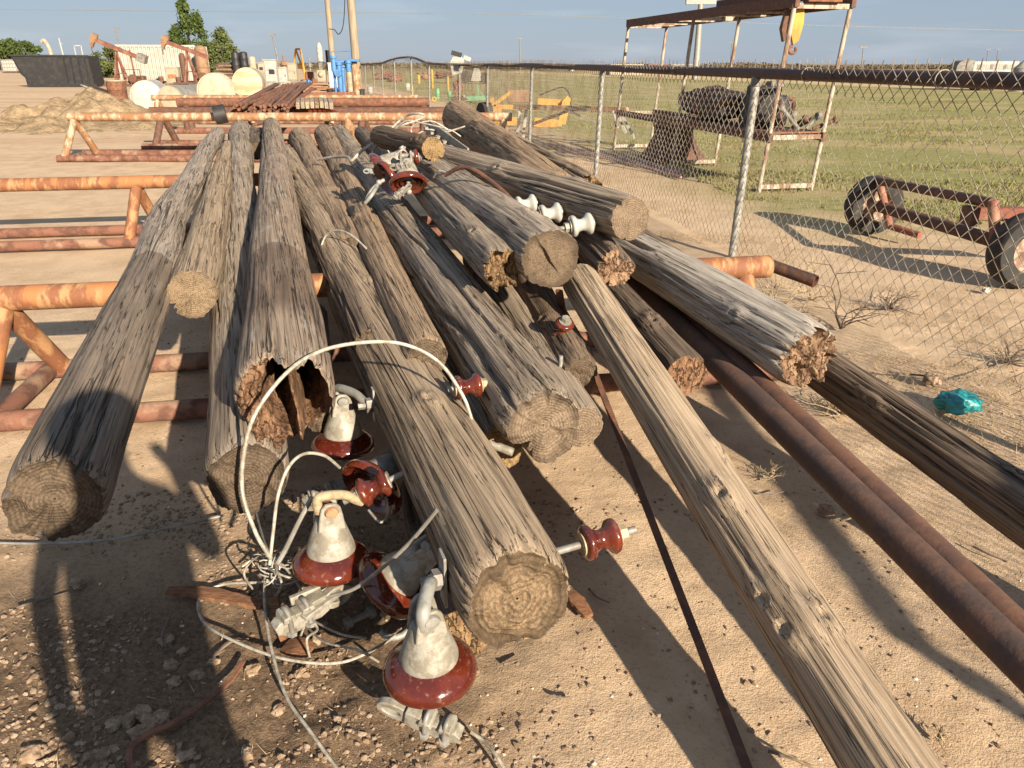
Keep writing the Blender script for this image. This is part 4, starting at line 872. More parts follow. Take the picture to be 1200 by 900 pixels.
for a, b in (((-4, 0), (-4, 28)), ((4, 0), (4, 28)), ((-4.6, 28), (4.6, 28))): m.bar(p+Vector((a[0]*s, 0, a[1]*s)), p+Vector((b[0]*s, 0, b[1]*s)), .2, .2, (0, 1, 0))
tag(m.build('gantry', G['white'], origin=p), 'white gate shaped frame behind the right end of the dumpster', 'frame')
m = MB(); p = gp(124, 86); s = mpp(p); m.tube([p+Vector((-s*12, 0, s*3)), p+Vector((s*9, 2, s*3))], s*3.0, 16); tag(m.build('storage_tank', G['white'], origin=p), 'long white tank lying far off between the dumpster and the first pumpjack', 'tank')

# cream container
p = gp(187, 97); s = mpp(p); t = scrap('shipping_container', 'cream corrugated container behind the two pumpjacks', 'container', None, p)
def corr(a, b, h, depth, n):
    a = Vector(a); b = Vector(b); d = (b-a); L_ = d.length; d /= L_; nn = Vector((d.y, -d.x, 0)); V = []; F = []
    for i in range(n+1):
        q = a+d*L_*i/n+nn*(depth if (i//2) % 2 else 0); V += [q, q+Vector((0, 0, h))]
    for i in range(n): F.append((2*i, 2*i+2, 2*i+3, 2*i+1))
    return V, F
H = s*38; xa, xb = p+Vector((-s*44, 0, .15)), p+Vector((s*38, 2.0, .15))
m = MB(); m.add(*corr(xa, xb, H, .13, 80)); m.build('front_wall', G['cream_corr'], t, sharp=.3)
bk = Vector((-.15, 3.2, 0)); m = MB(); m.add(*corr(xb, xb+bk, H, .07, 30)); m.add(*corr(xa+bk, xa, H, .07, 30)); m.add(*corr(xb+bk, xa+bk, H, .07, 96)); m.build('shell', G['cream_corr'], t, sharp=.3)
m = MB(); m.add([xa+Vector((0, 0, H)), xb+Vector((0, 0, H)), xb+bk+Vector((0, 0, H)), xa+bk+Vector((0, 0, H))], [(0, 1, 2, 3)]); m.build('roof', G['cream_corr'], t)
m = MB(); m.bar(xa+Vector((0, -.05, H)), xb+Vector((0, -.05, H)), .16, .16); m.build('top_rail', G['cream_corr'], t)

# pumpjacks
def pumpjack(label, base, s, beam, flip=1, tail=True):
    """s = metres per pixel; beam = ((x,z) of the head, (x,z) of the tail) in pixels from the base"""
    t = scrap('pumpjack', label, 'pumpjack', 'rusty pumpjacks in the yard', base); P = lambda x, z, y=0: Vector(base)+Vector((x*s, y*s, z*s))
    (hx, hz), (tx, tz) = beam; fx, fz = hx*.42+tx*.58-4, hz*.42+tz*.58+2
    m = MB(); m.bar(P(hx+4, hz-2), P(tx, tz), s*4.2, s*5, (0, 1, 0)); m.build('walking_beam', G['red'], t)
    m = MB(); m.prism([(s*a, s*b) for a, b in ((6, 4), (1, 6), (-3, 3), (-4.5, -3), (-4.2, -9), (-2.4, -9.5), (0, -5), (4, -2))], s*3.6, M4(Matrix(((1, 0, 0), (0, 0, -1), (0, 1, 0))), P(hx+1, hz))); m.build('horse_head', G['tan'], t)
    m = MB(); m.cyl(P(hx-3, hz-9), P(hx-3, hz-15), s*.5, 6); m.build('bridle', G['rust_dark'], t)
    for sx in (-6, 8):
        for sy in (-4, 4):
            m = MB(); m.bar(P(fx, fz-3), P(fx+sx, 2, sy), s*1.8, s*1.8); m.build('post_leg', G['red'], t)
    m = MB(); m.bar(P(fx-3, 14), P(fx+6, 14), s, s, (0, 1, 0)); m.build('brace', G['red'], t)
    if tail:
        m = MB(); m.box(P(tx+4, tz-1), (s*10, s*8, s*9), Matrix.Rotation(math.atan2(hz-tz, tx-hx), 3, 'Y')); m.build('counterweight', G['grey_steel'], t)
        m = MB(); m.bar(P(tx-9, tz+8), P(tx-8, 8), s*1.6, s*1.6); m.build('pitman', G['red'], t)
    m = MB(); m.box(P(tx-4, 6), (s*15, s*10, s*11)); m.lathe([(s*5, -s*3), (s*5, s*3)], M4(frame((0, 1, 0)), P(tx-8, 8, -6)), 16); m.build('gearbox', G['rust_dark'], t, bevel=.1)
    m = MB(); m.box(P((hx+tx)/2+6, 1.5), (s*50, s*12, s*2)); m.build('skid', G['rust_dark'], t)
    m = MB()
    for a, b in (((tx+2, 2), (tx+2, 18)), ((tx-18, 18), (tx+2, 18)), ((tx-18, 2), (tx-18, 18)), ((tx-18, 10), (tx+2, 10))): m.bar(P(*a, -7), P(*b, -7), s*.7, s*.7, (0, 1, 0))
    m.build('guard_rail', G['rust_dark'], t)
    return t
p = gp(150, 101); pumpjack('rusty orange pumpjack with its head raised left and a square counterweight', p, mpp(p), ((-31, 51), (18, 31)))
p = gp(225, 99); pumpjack('red pumpjack half hidden behind the tan vessel', p, mpp(p), ((-25, 47), (24, 29)), tail=False)

def vessel(name, label, base, wpx, hpx, mat, cat='tank', dome=.15, bands=0, tiltx=0.0, n=24, group=None):
    s = mpp(base); r = wpx*s/2; h = hpx*s; m = MB()
    pr = [(r*.96, 0), (r, .02*h)]
    for k in range(bands): z = h*(k+1)/(bands+1); pr += [(r, z-.02*h), (r*1.04, z), (r, z+.02*h)]
    pr += [(r, h*(1-dome)), (r*.85, h*(1-dome*.4)), (r*.4, h)]
    m.lathe(pr, Matrix.Translation(base) @ Matrix.Rotation(tiltx, 4, 'Y'), n); return tag(m.build(name, mat, origin=base), label, cat, group)
b_ = gp(141, 127); t = scrap('barrel', 'rusty brown open drum standing beside the scrap bars', 'barrel', None, b_); s = mpp(b_); r = s*10.3; h = s*30
m = MB(); m.lathe([(r*.9, 0), (r*.95, .02), (r, h*.33), (r*1.05, h*.35), (r*1.0, h*.37), (r*1.02, h*.66), (r*1.07, h*.68), (r*1.02, h*.70), (r*1.03, h), (r*.97, h), (r*.95, h*.5)], Matrix.Translation(b_), 32); m.build('drum', G['rust_mid'], t)
m = MB(); m.tube([b_+Vector((r*1.06*math.cos(a), r*1.06*math.sin(a), h)) for a in np.linspace(0, 6.283, 28)], s*.8, 8); m.build('rim', G['cream'], t)
random.seed(5)
for k in range(9):
    a = gp(104+random.uniform(0, 12), 112+k*1.6); b = gp(132+random.uniform(-3, 14), 117+k*1.6); z = Vector((0, 0, .05+random.uniform(0, .35))); m = MB(); m.bar(a+z+Vector((0, 0, .1)), b+z*.6, .12, .09)
    tag(m.build('scrap_bar', G['rust_dark'], origin=a), 'dark scrap bar in the low heap behind the brown drum', 'bar', 'scrap bars by the drum')
b_ = gp(110, 122); m = MB(); m.bar(b_+Vector((-.35, 0, .75)), b_+Vector((1.2, 0, .1)), .3, .06, (0, .3, 1)); tag(m.build('plank', G['grey_steel'], origin=b_), 'dark grey slab tipped up on the heap of scrap bars', 'plank')
vessel('pipe_column', 'thin dark brown pipe column standing before the second pumpjack', gp(218, 99), 6.5, 34, G['rust_dark'], 'column', .1, 2)
vessel('vessel', 'tan upright vessel with a domed top among the yard machines', gp(240, 97), 14, 40, G['tan'], 'tank', .12)
def lying_tank(label, px_, py_, rpx, ybase, mat, endmat, axis, L_, strap=True):
    bq = gp(px_, ybase); s = mpp(bq); r = rpx*s; c = bq+Vector((0, 0, r)); ax = Vector(axis).normalized(); t = scrap('storage_tank', label, 'tank', 'tanks lying behind the racks', bq)
    M = M4(frame(ax), c); m = MB(); m.lathe([(r, 0), (r, L_)], M, 40); m.build('shell', mat, t)
    m = MB(); m.lathe([(r*1.012, -.02), (r*1.012, .05), (r*.97, .0), (r*.92, -.05), (r*.6, -.10), (.01, -.12)][::-1], M, 40); m.build('end_dish', endmat, t)
    m = MB(); m.lathe([(r*1.012, L_), (r*.6, L_+.1), (.01, L_+.12)], M, 40); m.build('end_dish', endmat, t)
    if strap:
        for f in (.25, .75):
            m = MB(); m.lathe([(r*1.02, -.05), (r*1.02, .05)], M @ Matrix.Translation((0, 0, L_*f)), 40); m.build('strap', G['galv_dark'], t)
    for f in (.2, .8):
        m = MB(); m.box(c+ax*L_*f-Vector((0, 0, r*.95)), (r*1.3, .15, r*.25), frame(ax)); m.build('saddle', G['grey_steel'], t)
    return t
lying_tank('leftmost white tank with a pale round end', 175, 115, 17.5, 132, G['white'], G['white'], (-.30, .95, 0), 2.4)
lying_tank('grey tank lying beside the leftmost white one', 202, 118, 15, 133, G['tank_grey'], G['cream'], (.02, 1, 0), 2.6)
lying_tank('large cream white tank whose belly is stained yellow', 256, 110, 20.5, 130, paint('stained_white_tank', (.70, .64, .52), (.55, .36, .16), .35, 1.5, .5), G['cream'], (-.30, .95, 0), 2.2)
lying_tank('peach coloured tank with a brown horizontal streak on its round end', 292, 98, 16.5, 115, G['cream'], paint('peach_end', (.55, .38, .24), (.42, .24, .13), .45, 1.2, .6, stretch=(.4, 1, 2)), (-.20, .97, 0), 2.4)
for k, (a, b_) in enumerate(((279, 'black upright plastic tank left of its twin'), (288.5, 'black upright plastic tank right of its twin'))):
    vessel('black_tank', b_, gp(a, 92), 9, 29, G['black'], 'tank', .06, 3, group='black upright tanks')
vessel('pillar_tank', 'slim cream upright cylinder right of the black tanks', gp(298, 92), 8, 24, G['cream'], 'tank', .1)
random.seed(9)
for k in range(12):
    a = gp(252+random.uniform(-3, 6), 92)+Vector((0, k*.08, 0)); b = a+Vector((random.uniform(2.2, 3.4), random.uniform(-.6, .6), 0)); z = Vector((0, 0, .15+k*.14)); m = MB(); m.bar(a+z, b+z, .18, .16)
    tag(m.build('timber', G['bark'] if k % 3 else G['tan'], origin=a), 'weathered timber in the stack behind the large cream tank', 'timber', 'timbers stacked behind the tanks')
def cabinet(label, px_, ybase, wpx, hpx, mat=None, legs=3, panel=None, yoff=0.0, group=None, dpx=8):
    b_ = gp(px_, ybase)+Vector((0, yoff, 0)); s = mpp(b_); t = scrap('cabinet', label, 'cabinet', group, b_); z0 = legs*s
    m = MB(); m.box(b_+Vector((0, dpx*s/2, z0+hpx*s/2)), (wpx*s, dpx*s, hpx*s)); m.build('box', mat or G['white'], t, bevel=.02)
    m = MB(); m.box(b_+Vector((0, -.02, z0+hpx*s*.5)), (wpx*s*.86, .03, hpx*s*.9)); dr_ = m.build('door', mat or G['white'], t, bevel=.01)
    if panel: m = MB(); m.box(b_+Vector((panel[0]*s, -.05, z0+panel[1]*s)), (panel[2]*s, .03, panel[3]*s)); m.build('meter_window', G['glass'] if len(panel) < 5 else panel[4], t)
    m = MB(); m.cyl(b_+Vector((wpx*s*.36, -.05, z0+hpx*s*.42)), b_+Vector((wpx*s*.36, -.05, z0+hpx*s*.58)), .03, 6); m.build('handle', G['galv_dark'], dr_)
    if legs:
        for x in (-.42, .42): m = MB(); m.bar(b_+Vector((wpx*s*x, .1, 0)), b_+Vector((wpx*s*x, .1, z0)), .08, .08); m.build('leg', G['galv'], t)
    m = MB(); m.box(b_+Vector((0, dpx*s/2-.02, z0+hpx*s+.03)), (wpx*s*1.06, dpx*s*1.1, .05)); m.build('lid', mat or G['white'], t)
    return t
cabinet('tall white switch cabinet with a square meter window', 320, 111, 14, 24, legs=13, panel=(1.5, 12, 6, 5))
cabinet('white cabinet standing right of the metered one', 333, 110, 11, 16, legs=12)
cabinet('cream cabinet standing on a thin stand further right', 344, 104, 10, 18, G['cream'], legs=9)
cabinet('open fronted white frame box on the ground under the metered cabinet', 336, 112, 12, 13, legs=1, panel=(0, 7, 9, 8, G['grey_steel']))
cabinet('low white box with a yellowish front below the metered cabinet', 321, 112, 10, 11, legs=1, panel=(0, 4.5, 7, 6, G['cream']))
cabinet('pale cabinet full of gauges behind the metered one', 309, 104, 8, 26, G['cream'], legs=2, panel=(0, 20, 4, 3))
cabinet('white control box near the second pumpjack', 203, 99, 15, 17, G['cream'], legs=1, panel=(0, 8, 9, 4, G['orange']))
cabinet('pale blue grey cabinet in front of the blue machine', 391, 107, 9, 26, paint('pale_grey_paint', (.50, .54, .52), (.42, .45, .43), .4, 2), legs=4)
b_ = gp(378, 100); s = mpp(b_); t = scrap('transformer', 'white transformer with a pointed cap on a cluttered frame', 'transformer', None, b_)
m = MB(); m.lathe([(s*3.3, s*26), (s*3.4, s*40), (s*2.6, s*43), (s*.8, s*46)], Matrix.Translation(b_), 20); m.build('tank', G['white'], t)
m = MB(); m.box(b_+Vector((0, 0, s*10)), (s*10, s*7, s*13)); m.ball(b_+Vector((0, -s*3, s*12)), s*3.6, 8); m.build('body', G['cream'], t, bevel=.05)
m = MB(); m.box(b_+Vector((0, 0, s*20)), (s*4, s*4, s*8)); m.build('neck', G['grey_steel'], t)
m = MB(); m.box(b_+Vector((0, 0, s*1.6)), (s*15, s*9, s*3)); m.build('base_frame', G['grey_steel'], t)
b_ = gp(385, 100); s = mpp(b_); m = MB(); m.box(b_+Vector((0, .8, s*27)), (s*5.5, s*4, s*22)); m.bar(b_+Vector((0, .8, 0)), b_+Vector((0, .8, s*17)), .12, .12); tag(m.build('panel', G['black'], origin=b_, bevel=.02), 'upright black panel right behind the white transformer', 'panel')
# blue machine
b_ = gp(400, 112); s = mpp(b_); t = scrap('valve_skid', 'bright blue piping skid with an upper rail beside the fence end', 'machine', None, b_)
for x, z0, z1, r_ in ((-6, 26, 43, 3.2), (0, 0, 36, 3.0), (4, 0, 30, 2.2), (11, 26, 38, 3.0), (-6, 0, 26, 1.6)):
    m = MB(); m.lathe([(s*r_, z0*s), (s*r_, (z1-3)*s), (s*r_*1.35, (z1-3)*s), (s*r_*1.35, z1*s)], Matrix.Translation(b_+Vector((x*s, 0, 0))), 16); m.build('pipe', G['blue'], t)
for z in (32, 37): m = MB(); m.tube([b_+Vector((-7*s, 0, z*s)), b_+Vector((20*s, .3, (z-1)*s))], s*1.7, 12); m.build('cross_pipe', G['blue'], t)
m = MB(); m.tube([b_+Vector((-8*s, 0, 47*s)), b_+Vector((14*s, 0, 48*s)), b_+Vector((14*s, 0, 36*s))], s*.6, 6); m.tube([b_+Vector((-8*s, 0, 47*s)), b_+Vector((-8*s, 0, 40*s))], s*.6, 6); m.build('handrail', G['blue'], t)
m = MB(); m.lathe([(s*4.2, 0), (s*4.2, s*2)], M4(frame((0, -1, .2)), b_+Vector((-1*s, -s*3, 24*s))), 18); m.build('flange', G['blue'], t)
m = MB(); m.box(b_+Vector((18*s, 0, 38*s)), (s*13, s*6, s*3)); m.build('bonnet', G['blue'], t, bevel=.03)
vessel('rusty_column', 'streaked rusty white column at the far end of the fence', gp(419, 112), 9, 34, G['white_rust'], 'column', .05, 1)
vessel('pump_head', 'small cream pump body between the blue skid and the rusty column', gp(411, 112), 7, 27, G['cream'], 'pump', .2, 3)
b_ = gp(352, 99); s = mpp(b_); t = scrap('hoist_frame', 'yellow orange A shaped hoist frame beyond the cabinets', 'hoist', None, b_); G['amber'] = paint('amber_paint', (.55, .26, .03), (.42, .18, .03), .4, 3, .6)
for a, b in (((-6, 18), (-1.5, 38)), ((-1.5, 38), (4, 38)), ((4, 38), (7, 3)), ((-1.5, 38), (6, 12)), ((0, 22), (6, 20))): m = MB(); m.tube([b_+Vector((a[0]*s, 0, a[1]*s)), b_+Vector((b[0]*s, 0, b[1]*s))], s*1.1, 8); m.build('strut', G['amber'], t)
m = MB(); m.box(b_+Vector((12*s, 0, 9*s)), (s*9, s*6, s*10)); m.build('engine_box', G['red'], t, bevel=.05)
for px_, yb, h, w_, mt, lab in ((309.5, 93, 24, 5, 'galv_dark', 'dull grey valve tree behind the cream cabinets'), (335, 95, 28, 6, 'tan', 'tan and red pump head behind the cabinets'), (365, 96, 26, 4, 'grey_steel', 'thin grey stand pipe left of the white transformer')):
    b_ = gp(px_, yb); s = mpp(b_); m = MB(); m.lathe([(s*w_*.5, 0), (s*w_*.5, s*h*.35), (s*w_*.25, s*h*.37), (s*w_*.25, s*h*.6), (s*w_*.6, s*h*.62), (s*w_*.6, s*h*.75), (s*w_*.2, s*h*.78), (s*w_*.2, s*h)], Matrix.Translation(b_), 14)
    m.cyl(b_+Vector((-s*w_, 0, s*h*.7)), b_+Vector((s*w_, 0, s*h*.7)), s*w_*.25, 10); tag(m.build('valve_stand', G[mt], origin=b_), lab, 'valve')
for px_, mt, lab in ((386, 'rust_mid', 'rusty low timber pile in front of the cabinets and transformer'),):
    for k in range(8):
        a = gp(346+k*3, 113-k*1.2); b = a+Vector((3.0, .8, 0)); m = MB(); m.bar(a+Vector((0, 0, .12+.03*k)), b+Vector((0, 0, .12)), .2, .16); tag(m.build('plank', G['tan'] if k % 2 else G['rust_mid'], origin=a), 'brown plank in the low pile before the white transformer', 'plank', 'planks before the transformer')
for px_, lab in ((424, 'black drum lying by the foot of the rusty column'), (387, 'black bucket at the foot of the blue skid')):
    b_ = gp(px_, 112); s = mpp(b_); m = MB(); m.lathe([(s*3.4, 0), (s*4, s*7), (s*3.6, s*7.2), (s*3.2, s*1)], Matrix.Translation(b_), 16); tag(m.build('bucket', G['black'], origin=b_), lab, 'bucket')

# drums and odds and ends standing about the far yard
random.seed(44)
for px_, yb, h, w_, mt, lab in ((300, 103, 11, 7, 'rust_mid', 'rusty drum left of the gauge cabinet'), (356, 103, 9, 6, 'black', 'black drum right of the cream cabinet'), (362, 102, 8, 6, 'blue', 'blue drum beside the hoist frame'), (369, 103, 10, 6, 'rust_mid', 'rusty drum left of the white transformer'), (394, 110, 6, 5, 'grey_steel', 'grey can before the blue skid'), (245, 98, 9, 7, 'grey_steel', 'grey drum at the foot of the tan vessel'), (210, 99, 8, 6, 'rust_dark', 'dark drum beside the pipe column'), (190, 98, 8, 5, 'rust_mid', 'rusty drum before the cream container'), (330, 97, 12, 5, 'rust_dark', 'dark pump stand behind the white cabinets'), (374, 104, 7, 5, 'red', 'red can in front of the transformer'), (405, 109, 7, 5, 'rust_mid', 'rusty can between blue skid and pump body'), (434, 110, 8, 6, 'white', 'white jug lying by the far end of the fence')):
    vessel('drum', lab, gp(px_, yb), w_, h, G[mt], 'drum', .06, 2, n=16)
for k in range(14):
    a = gp(300+k*3.4, 105+random.uniform(-2, 2)); z = Vector((0, 0, .08+.05*(k % 3))); b = a+Vector((random.uniform(1.2, 2.6), random.uniform(-.8, .8), 0)); m = MB(); m.tube([a+z, b+z+Vector((0, 0, random.uniform(0, .5)))], random.uniform(.05, .1), 8)
    tag(m.build('scrap_pipe', G[('rust_mid', 'rust_dark', 'tan', 'grey_steel')[k % 4]], origin=a), 'short scrap pipe lying about between the cabinets and the hoist frame', 'pipe', 'scrap pipes in the far yard')
# utility poles and lamp posts
def pole(label, base_px, top_px, Yd, r0, r1, mat, arms=(), cat='pole', name='utility_pole', group=None):
    top = at(top_px[0], top_px[1], Yd); bt = at(base_px[0], base_px[1], Yd); d = (top-bt); bt = bt-d*(bt.z/d.z)
    top = bt+(top-bt)*(1.0 if not arms else 1.0); t = scrap(name, label, cat, group, bt); m = MB(); m.tube([bt, (bt+top)/2, top], [r0, (r0+r1)/2, r1], 10); m.build('shaft', mat, t)
    for w_, z in arms: m = MB(); m.bar(top-Vector((w_/2, 0, z)), top+Vector((w_/2, 0, -z)), r1*2, r1*2.4); m.build('crossarm', mat, t)
    return t
pole('thick pale utility pole behind the blue skid', (417, 70), (405, -70), 58, .30, .24, G['wood_pole'])
pole('thinner reddish utility pole left of the thick pale one', (389, 62), (377, -70), 66, .24, .18, G['wood_pole'])
pole('slim grey lamp post right of the trees', (325, 68), (319, 41), 95, .11, .07, G['grey_steel'], ((.8, 0),))
pole('slim grey lamp post above the cream container', (139, 55), (136, 34), 110, .12, .08, G['grey_steel'], ((.7, 0),))
pole('lone thin pole on the horizon beyond the yellow machine', (609.5, 73), (609, 45), 150, .14, .09, G['grey_steel'], ((.9, 0),))
pole('tall pale mast behind the steel frame tower', (816, 74), (822, -6), 92, .38, .26, G['galv'], ((3.2, .6),))
for a, b, Yd, lab in ((1011, 55, 170, 'small lamp post on the horizon right of the steel frame tower'), (857, 50, 190, 'thin lamp post seen through the steel frame tower'), (1157, 58, 240, 'left of the two small lamp posts above the long trailer'), (1168.5, 58, 240, 'right of the two small lamp posts above the long trailer')):
    pole(lab, (a-1, 76), (a+1, b), Yd, .13, .10, G['grey_steel'], ((1.5, 0),), 'lamp post', 'lamp_post', 'lamp posts on the horizon')
A = at(405, -30, 58); m = MB(); m.tube(smooth_path([at(404, -60, 58), at(404, 0, 56), at(402, 30, 55), at(397, 40, 55), at(392, 35, 56), at(386, 34, 60)], 8), .03, 5); tag(m.build('cable', G['black'], origin=A), 'slack cable hanging between the two utility poles', 'cable')
m = MB(); m.tube(smooth_path([at(-300, 8, 120), at(200, 13, 120), at(620, 17.5, 120), at(1000, 31, 120), at(1500, 42, 120)], 10), .035, 5); tag(m.build('power_line', G['galv_dark'], origin=at(600, 17, 120)), 'faint power line strung high across the sky', 'cable')

# rods and blocks on the far racks
Yr = 15.6; random.seed(12); n = 0
for k in range(64):
    f = k/63; lay = k % 4; a = at(272+f*66+random.uniform(-3, 3), 131-lay*2.6+random.uniform(-1, 1), Yr-.5+random.uniform(-.25, .1)); b = a+Vector((-.75+random.uniform(-.1, .35)+.5*(1-f), 3.6+random.uniform(-.5, .6), .12+.05*lay))
    m = MB(); m.tube([a, b], .030, 7)
    tag(m.build('rod', G['rust_mid'] if k % 3 else G['rust_dark'], origin=a), 'rusty rod with a dark end in the heap on the brown rack', 'rod', 'rusty rods heaped on the rack')
for k in range(8):
    a = at(349+k*5.6, 123.5+random.uniform(-.8, .8), Yr-.2); t = scrap('crossarm', 'short weathered wooden crossarm on the rack with a brown insulator under its end', 'crossarm', 'crossarms lying on the rack', a); b = a+Vector((-.32, 1.3, .03))
    m = MB(); m.bar(a, b, .072, .12); m.build('beam', G['wood_pole'] if k % 2 else W['fine'], t, bevel=.008)
    if k > 1: m = MB(); m.lathe([(.03, 0), (.055, -.04), (.04, -.08), (.06, -.12), (.04, -.16), (.05, -.2)], Matrix.Translation(a+Vector((.02, .10, -.07))), 12); m.build('insulator', G['porcelain'], t)
for px_, lab in ((349, 'white porcelain lump under the left of the crossarms'), (357, 'white porcelain lump under the middle of the crossarms')):
    c = at(px_, 139, Yr-.5); m = MB(); m.ball(c, .09, 8, (1.2, 1, .6)); tag(m.build('porcelain_cap', G['porcelain_white'], origin=c), lab, 'insulator')
t = thing('dark_coupling', 'dark round coupling on the rack above the top of the long left log', 'coupling', at(258, 134, 14.5)); m = MB(); m.lathe([(.10, -.1), (.16, -.1), (.16, .1), (.10, .1)], M4(frame((1, .3, .2)), at(258, 134, 14.5)), 16); m.build('ring', G['black'], t)

# ================================================================== BEYOND THE FENCE
# steel frame tower with a shelf of engine parts
A0 = Vector((3.355, 10.66, 0)); U = Vector((-.222, .975, 0)); Wd = Vector((.975, .222, 0)).normalized(); LN = 5.78; WD = .79
tw = thing('steel_frame_rack', 'tall steel frame tower with cream rusty legs and a mid height shelf behind the fence', 'rack', A0)
lean = Vector((.17, 0, 0))
def TP(u, v, z): return A0+U*(LN*u)+Wd*(WD*v)+Vector((0, 0, z))+lean*(z/2.3)
G['leg_rust'] = paint('cream_leg_rusting', (.36, .31, .24), (.17, .09, .05), .48, 9, .7, stretch=(1, 1, .3))
for u in (0, .5, 1):
    for v in (0, 1): m = MB(); m.tube([TP(u, v, -.05), TP(u, v, 2.3)], .029, 12); m.build('leg', G['leg_rust'], tw)
    for z in (.06, .70, 1.5, 2.27):
        if z == 1.5 and u == .5: continue
        m = MB(); m.bar(TP(u, 0, z), TP(u, 1, z), .05, .06); m.build('cross_bar', G['leg_rust'], tw)
for v in (0, 1):
    for z, hh in ((2.32, .13), (1.5, .05), (.70, .11)):
        if z == 1.5 and v: continue
        m = MB(); m.bar(TP(-.01, v, z), TP(1.01, v, z), .06, hh); m.build('long_beam', G['rust_dark'], tw)
for u in (.2, .33, .62, .8, .9): m = MB(); m.bar(TP(u, 0, 2.26), TP(u, 1, 2.26), .12, .02); m.build('roof_slat', G['leg_rust'], tw)
m = MB(); m.add([TP(0, .03, .745), TP(0, .97, .745), TP(.62, .97, .745), TP(.62, .03, .745), TP(0, .03, .765), TP(0, .97, .765), TP(.62, .97, .765), TP(.62, .03, .765)], [(3, 2, 1, 0), (4, 5, 6, 7), (0, 1, 5, 4), (1, 2, 6, 5), (2, 3, 7, 6), (3, 0, 4, 7)]); m.build('shelf', G['rust_mid'], tw)
c = TP(.18, .42, 2.44); m = MB(); m.bar(TP(.05, .5, 2.44), TP(.42, .5, 2.44), .55, .10); m.bar(TP(.08, .6, 2.52), TP(.25, .6, 2.52), .4, .12)
tag(m.build('steel_channel', G['rust_dark'], origin=c, bevel=.01), 'dark steel channel lying on top of the frame tower', 'channel')
c = TP(.0, .52, 2.40); m = MB(); m.bar(TP(-.005, .15, 2.37), TP(-.005, .75, 2.37), .14, .12); tag(m.build('steel_box', G['rust_mid'], origin=c, bevel=.01), 'reddish steel box on the near end of the frame tower', 'box')
# yellow hook block
p = TP(.02, .10, 2.2); hk = thing('hook_block', 'yellow hook block hanging from the near end of the frame tower', 'hook block', p)
m = MB(); m.prism([(-.07, .02), (.07, .06), (.085, -.12), (.05, -.33), (-.02, -.38), (-.08, -.2)], .06, M4(Matrix(((1, 0, 0), (0, 0, -1), (0, 1, 0))), p+Vector((.05, 0, 0)))); m.build('cheek_plate', G['yellow_bright'], hk, bevel=.008)
m = MB(); m.prism([(-.06, .03), (.03, .06), (.02, -.3), (-.05, -.36), (-.1, -.2)], .09, M4(Matrix(((1, 0, 0), (0, 0, -1), (0, 1, 0))), p+Vector((-.03, .07, .02)))); m.build('sheave_housing', G['rust_dark'], hk, bevel=.01)
m = MB(); m.tube(arc(p+Vector((.04, 0, -.43)), Vector((1, 0, 0)), Vector((0, 0, 1)), .045, 100, 400), .02, 8); m.build('hook', G['rust_mid'], hk)
m = MB(); m.cyl(p, p+Vector((0, 0, .12)), .02, 8); m.build('hanger', G['rust_dark'], hk)
def lump(name, label, cat, c, size, mat, seed, rot=0.0, amp=.25, fr=2.2):
    u = np.linspace(0, math.pi, 26); v = np.linspace(0, 2*math.pi, 40, endpoint=False); Ug, Vg = np.meshgrid(u, v, indexing='ij')
    x, y, z = np.sin(Ug)*np.cos(Vg), np.sin(Ug)*np.sin(Vg), np.cos(Ug); e = .75
    x, y, z = [np.sign(q)*np.abs(q)**e for q in (x, y, z)]; k = 1+amp*fbm(x*fr, y*fr, z*fr, seed, 4)
    P = np.stack([x*k*size[0]/2, y*k*size[1]/2, z*k*size[2]/2], -1); ca, sa = math.cos(rot), math.sin(rot)
    P = np.stack([P[..., 0]*ca-P[..., 1]*sa, P[..., 0]*sa+P[..., 1]*ca, P[..., 2]], -1).reshape(-1, 3)
    i, j = np.meshgrid(np.arange(25), np.arange(40), indexing='ij'); jn = (j+1) % 40
    o = np_mesh(name, P, np.stack([i*40+j, (i+1)*40+j, (i+1)*40+jn, i*40+jn], -1).reshape(-1, 4), mat); o.location = c
    if label: tag(o, label, cat)
    return o
# machinery on the shelf
c = TP(.14, .45, .78); en = thing('engine', 'black engine block sitting on the shelf of the frame tower', 'engine', c)
m = MB(); m.box(c+Vector((0, .1, .22)), (.46, .8, .40)); m.box(c+Vector((-.02, .1, .46)), (.30, .7, .16)); m.build('block', G['black'], en, bevel=.03)
m = MB(); m.lathe([(.20, -.03), (.22, 0), (.20, .03), (.05, .05)], M4(frame((-.2, -1, 0)), c+Vector((0, -.36, .24))), 20); m.build('flywheel', G['black'], en)
for k in range(4): m = MB(); m.tube([c+Vector((.2, -.2+.2*k, .40)), c+Vector((.32, -.2+.2*k, .36)), c+Vector((.33, -.2+.2*k, .2))], .03, 8); m.build('exhaust_pipe', G['rust_dark'], en)
m = MB(); m.box(c+Vector((.1, .0, .56)), (.2, .25, .08)); m.build('rocker_cover', G['grey_steel'], en, bevel=.02)
c = TP(.03, .55, .78)
for k in range(7):
    a = TP(-.02+.09*random.random(), .25+.7*random.random(), .79); b = a+Vector((random.uniform(-.3, .3), random.uniform(-.2, .2), random.uniform(.05, .4))); m = MB(); m.tube([a, b], .028, 8); m.ball(b, .05, 6)
    tag(m.build('engine_part', G['rust_dark'] if k % 2 else G['grey_steel'], origin=a), 'loose dark engine part lying on the shelf right of the engine block', 'engine part', 'loose engine parts on the shelf')
lump('hood', 'crumpled black and rust hood lying on the shelf left of the engine block', 'hood', TP(.40, .42, 1.02), (.62, 1.9, .44), paint('scorched_hood', (.022, .019, .018), (.10, .042, .026), .42, 5, .6), 4, .20, .22, 2.5)
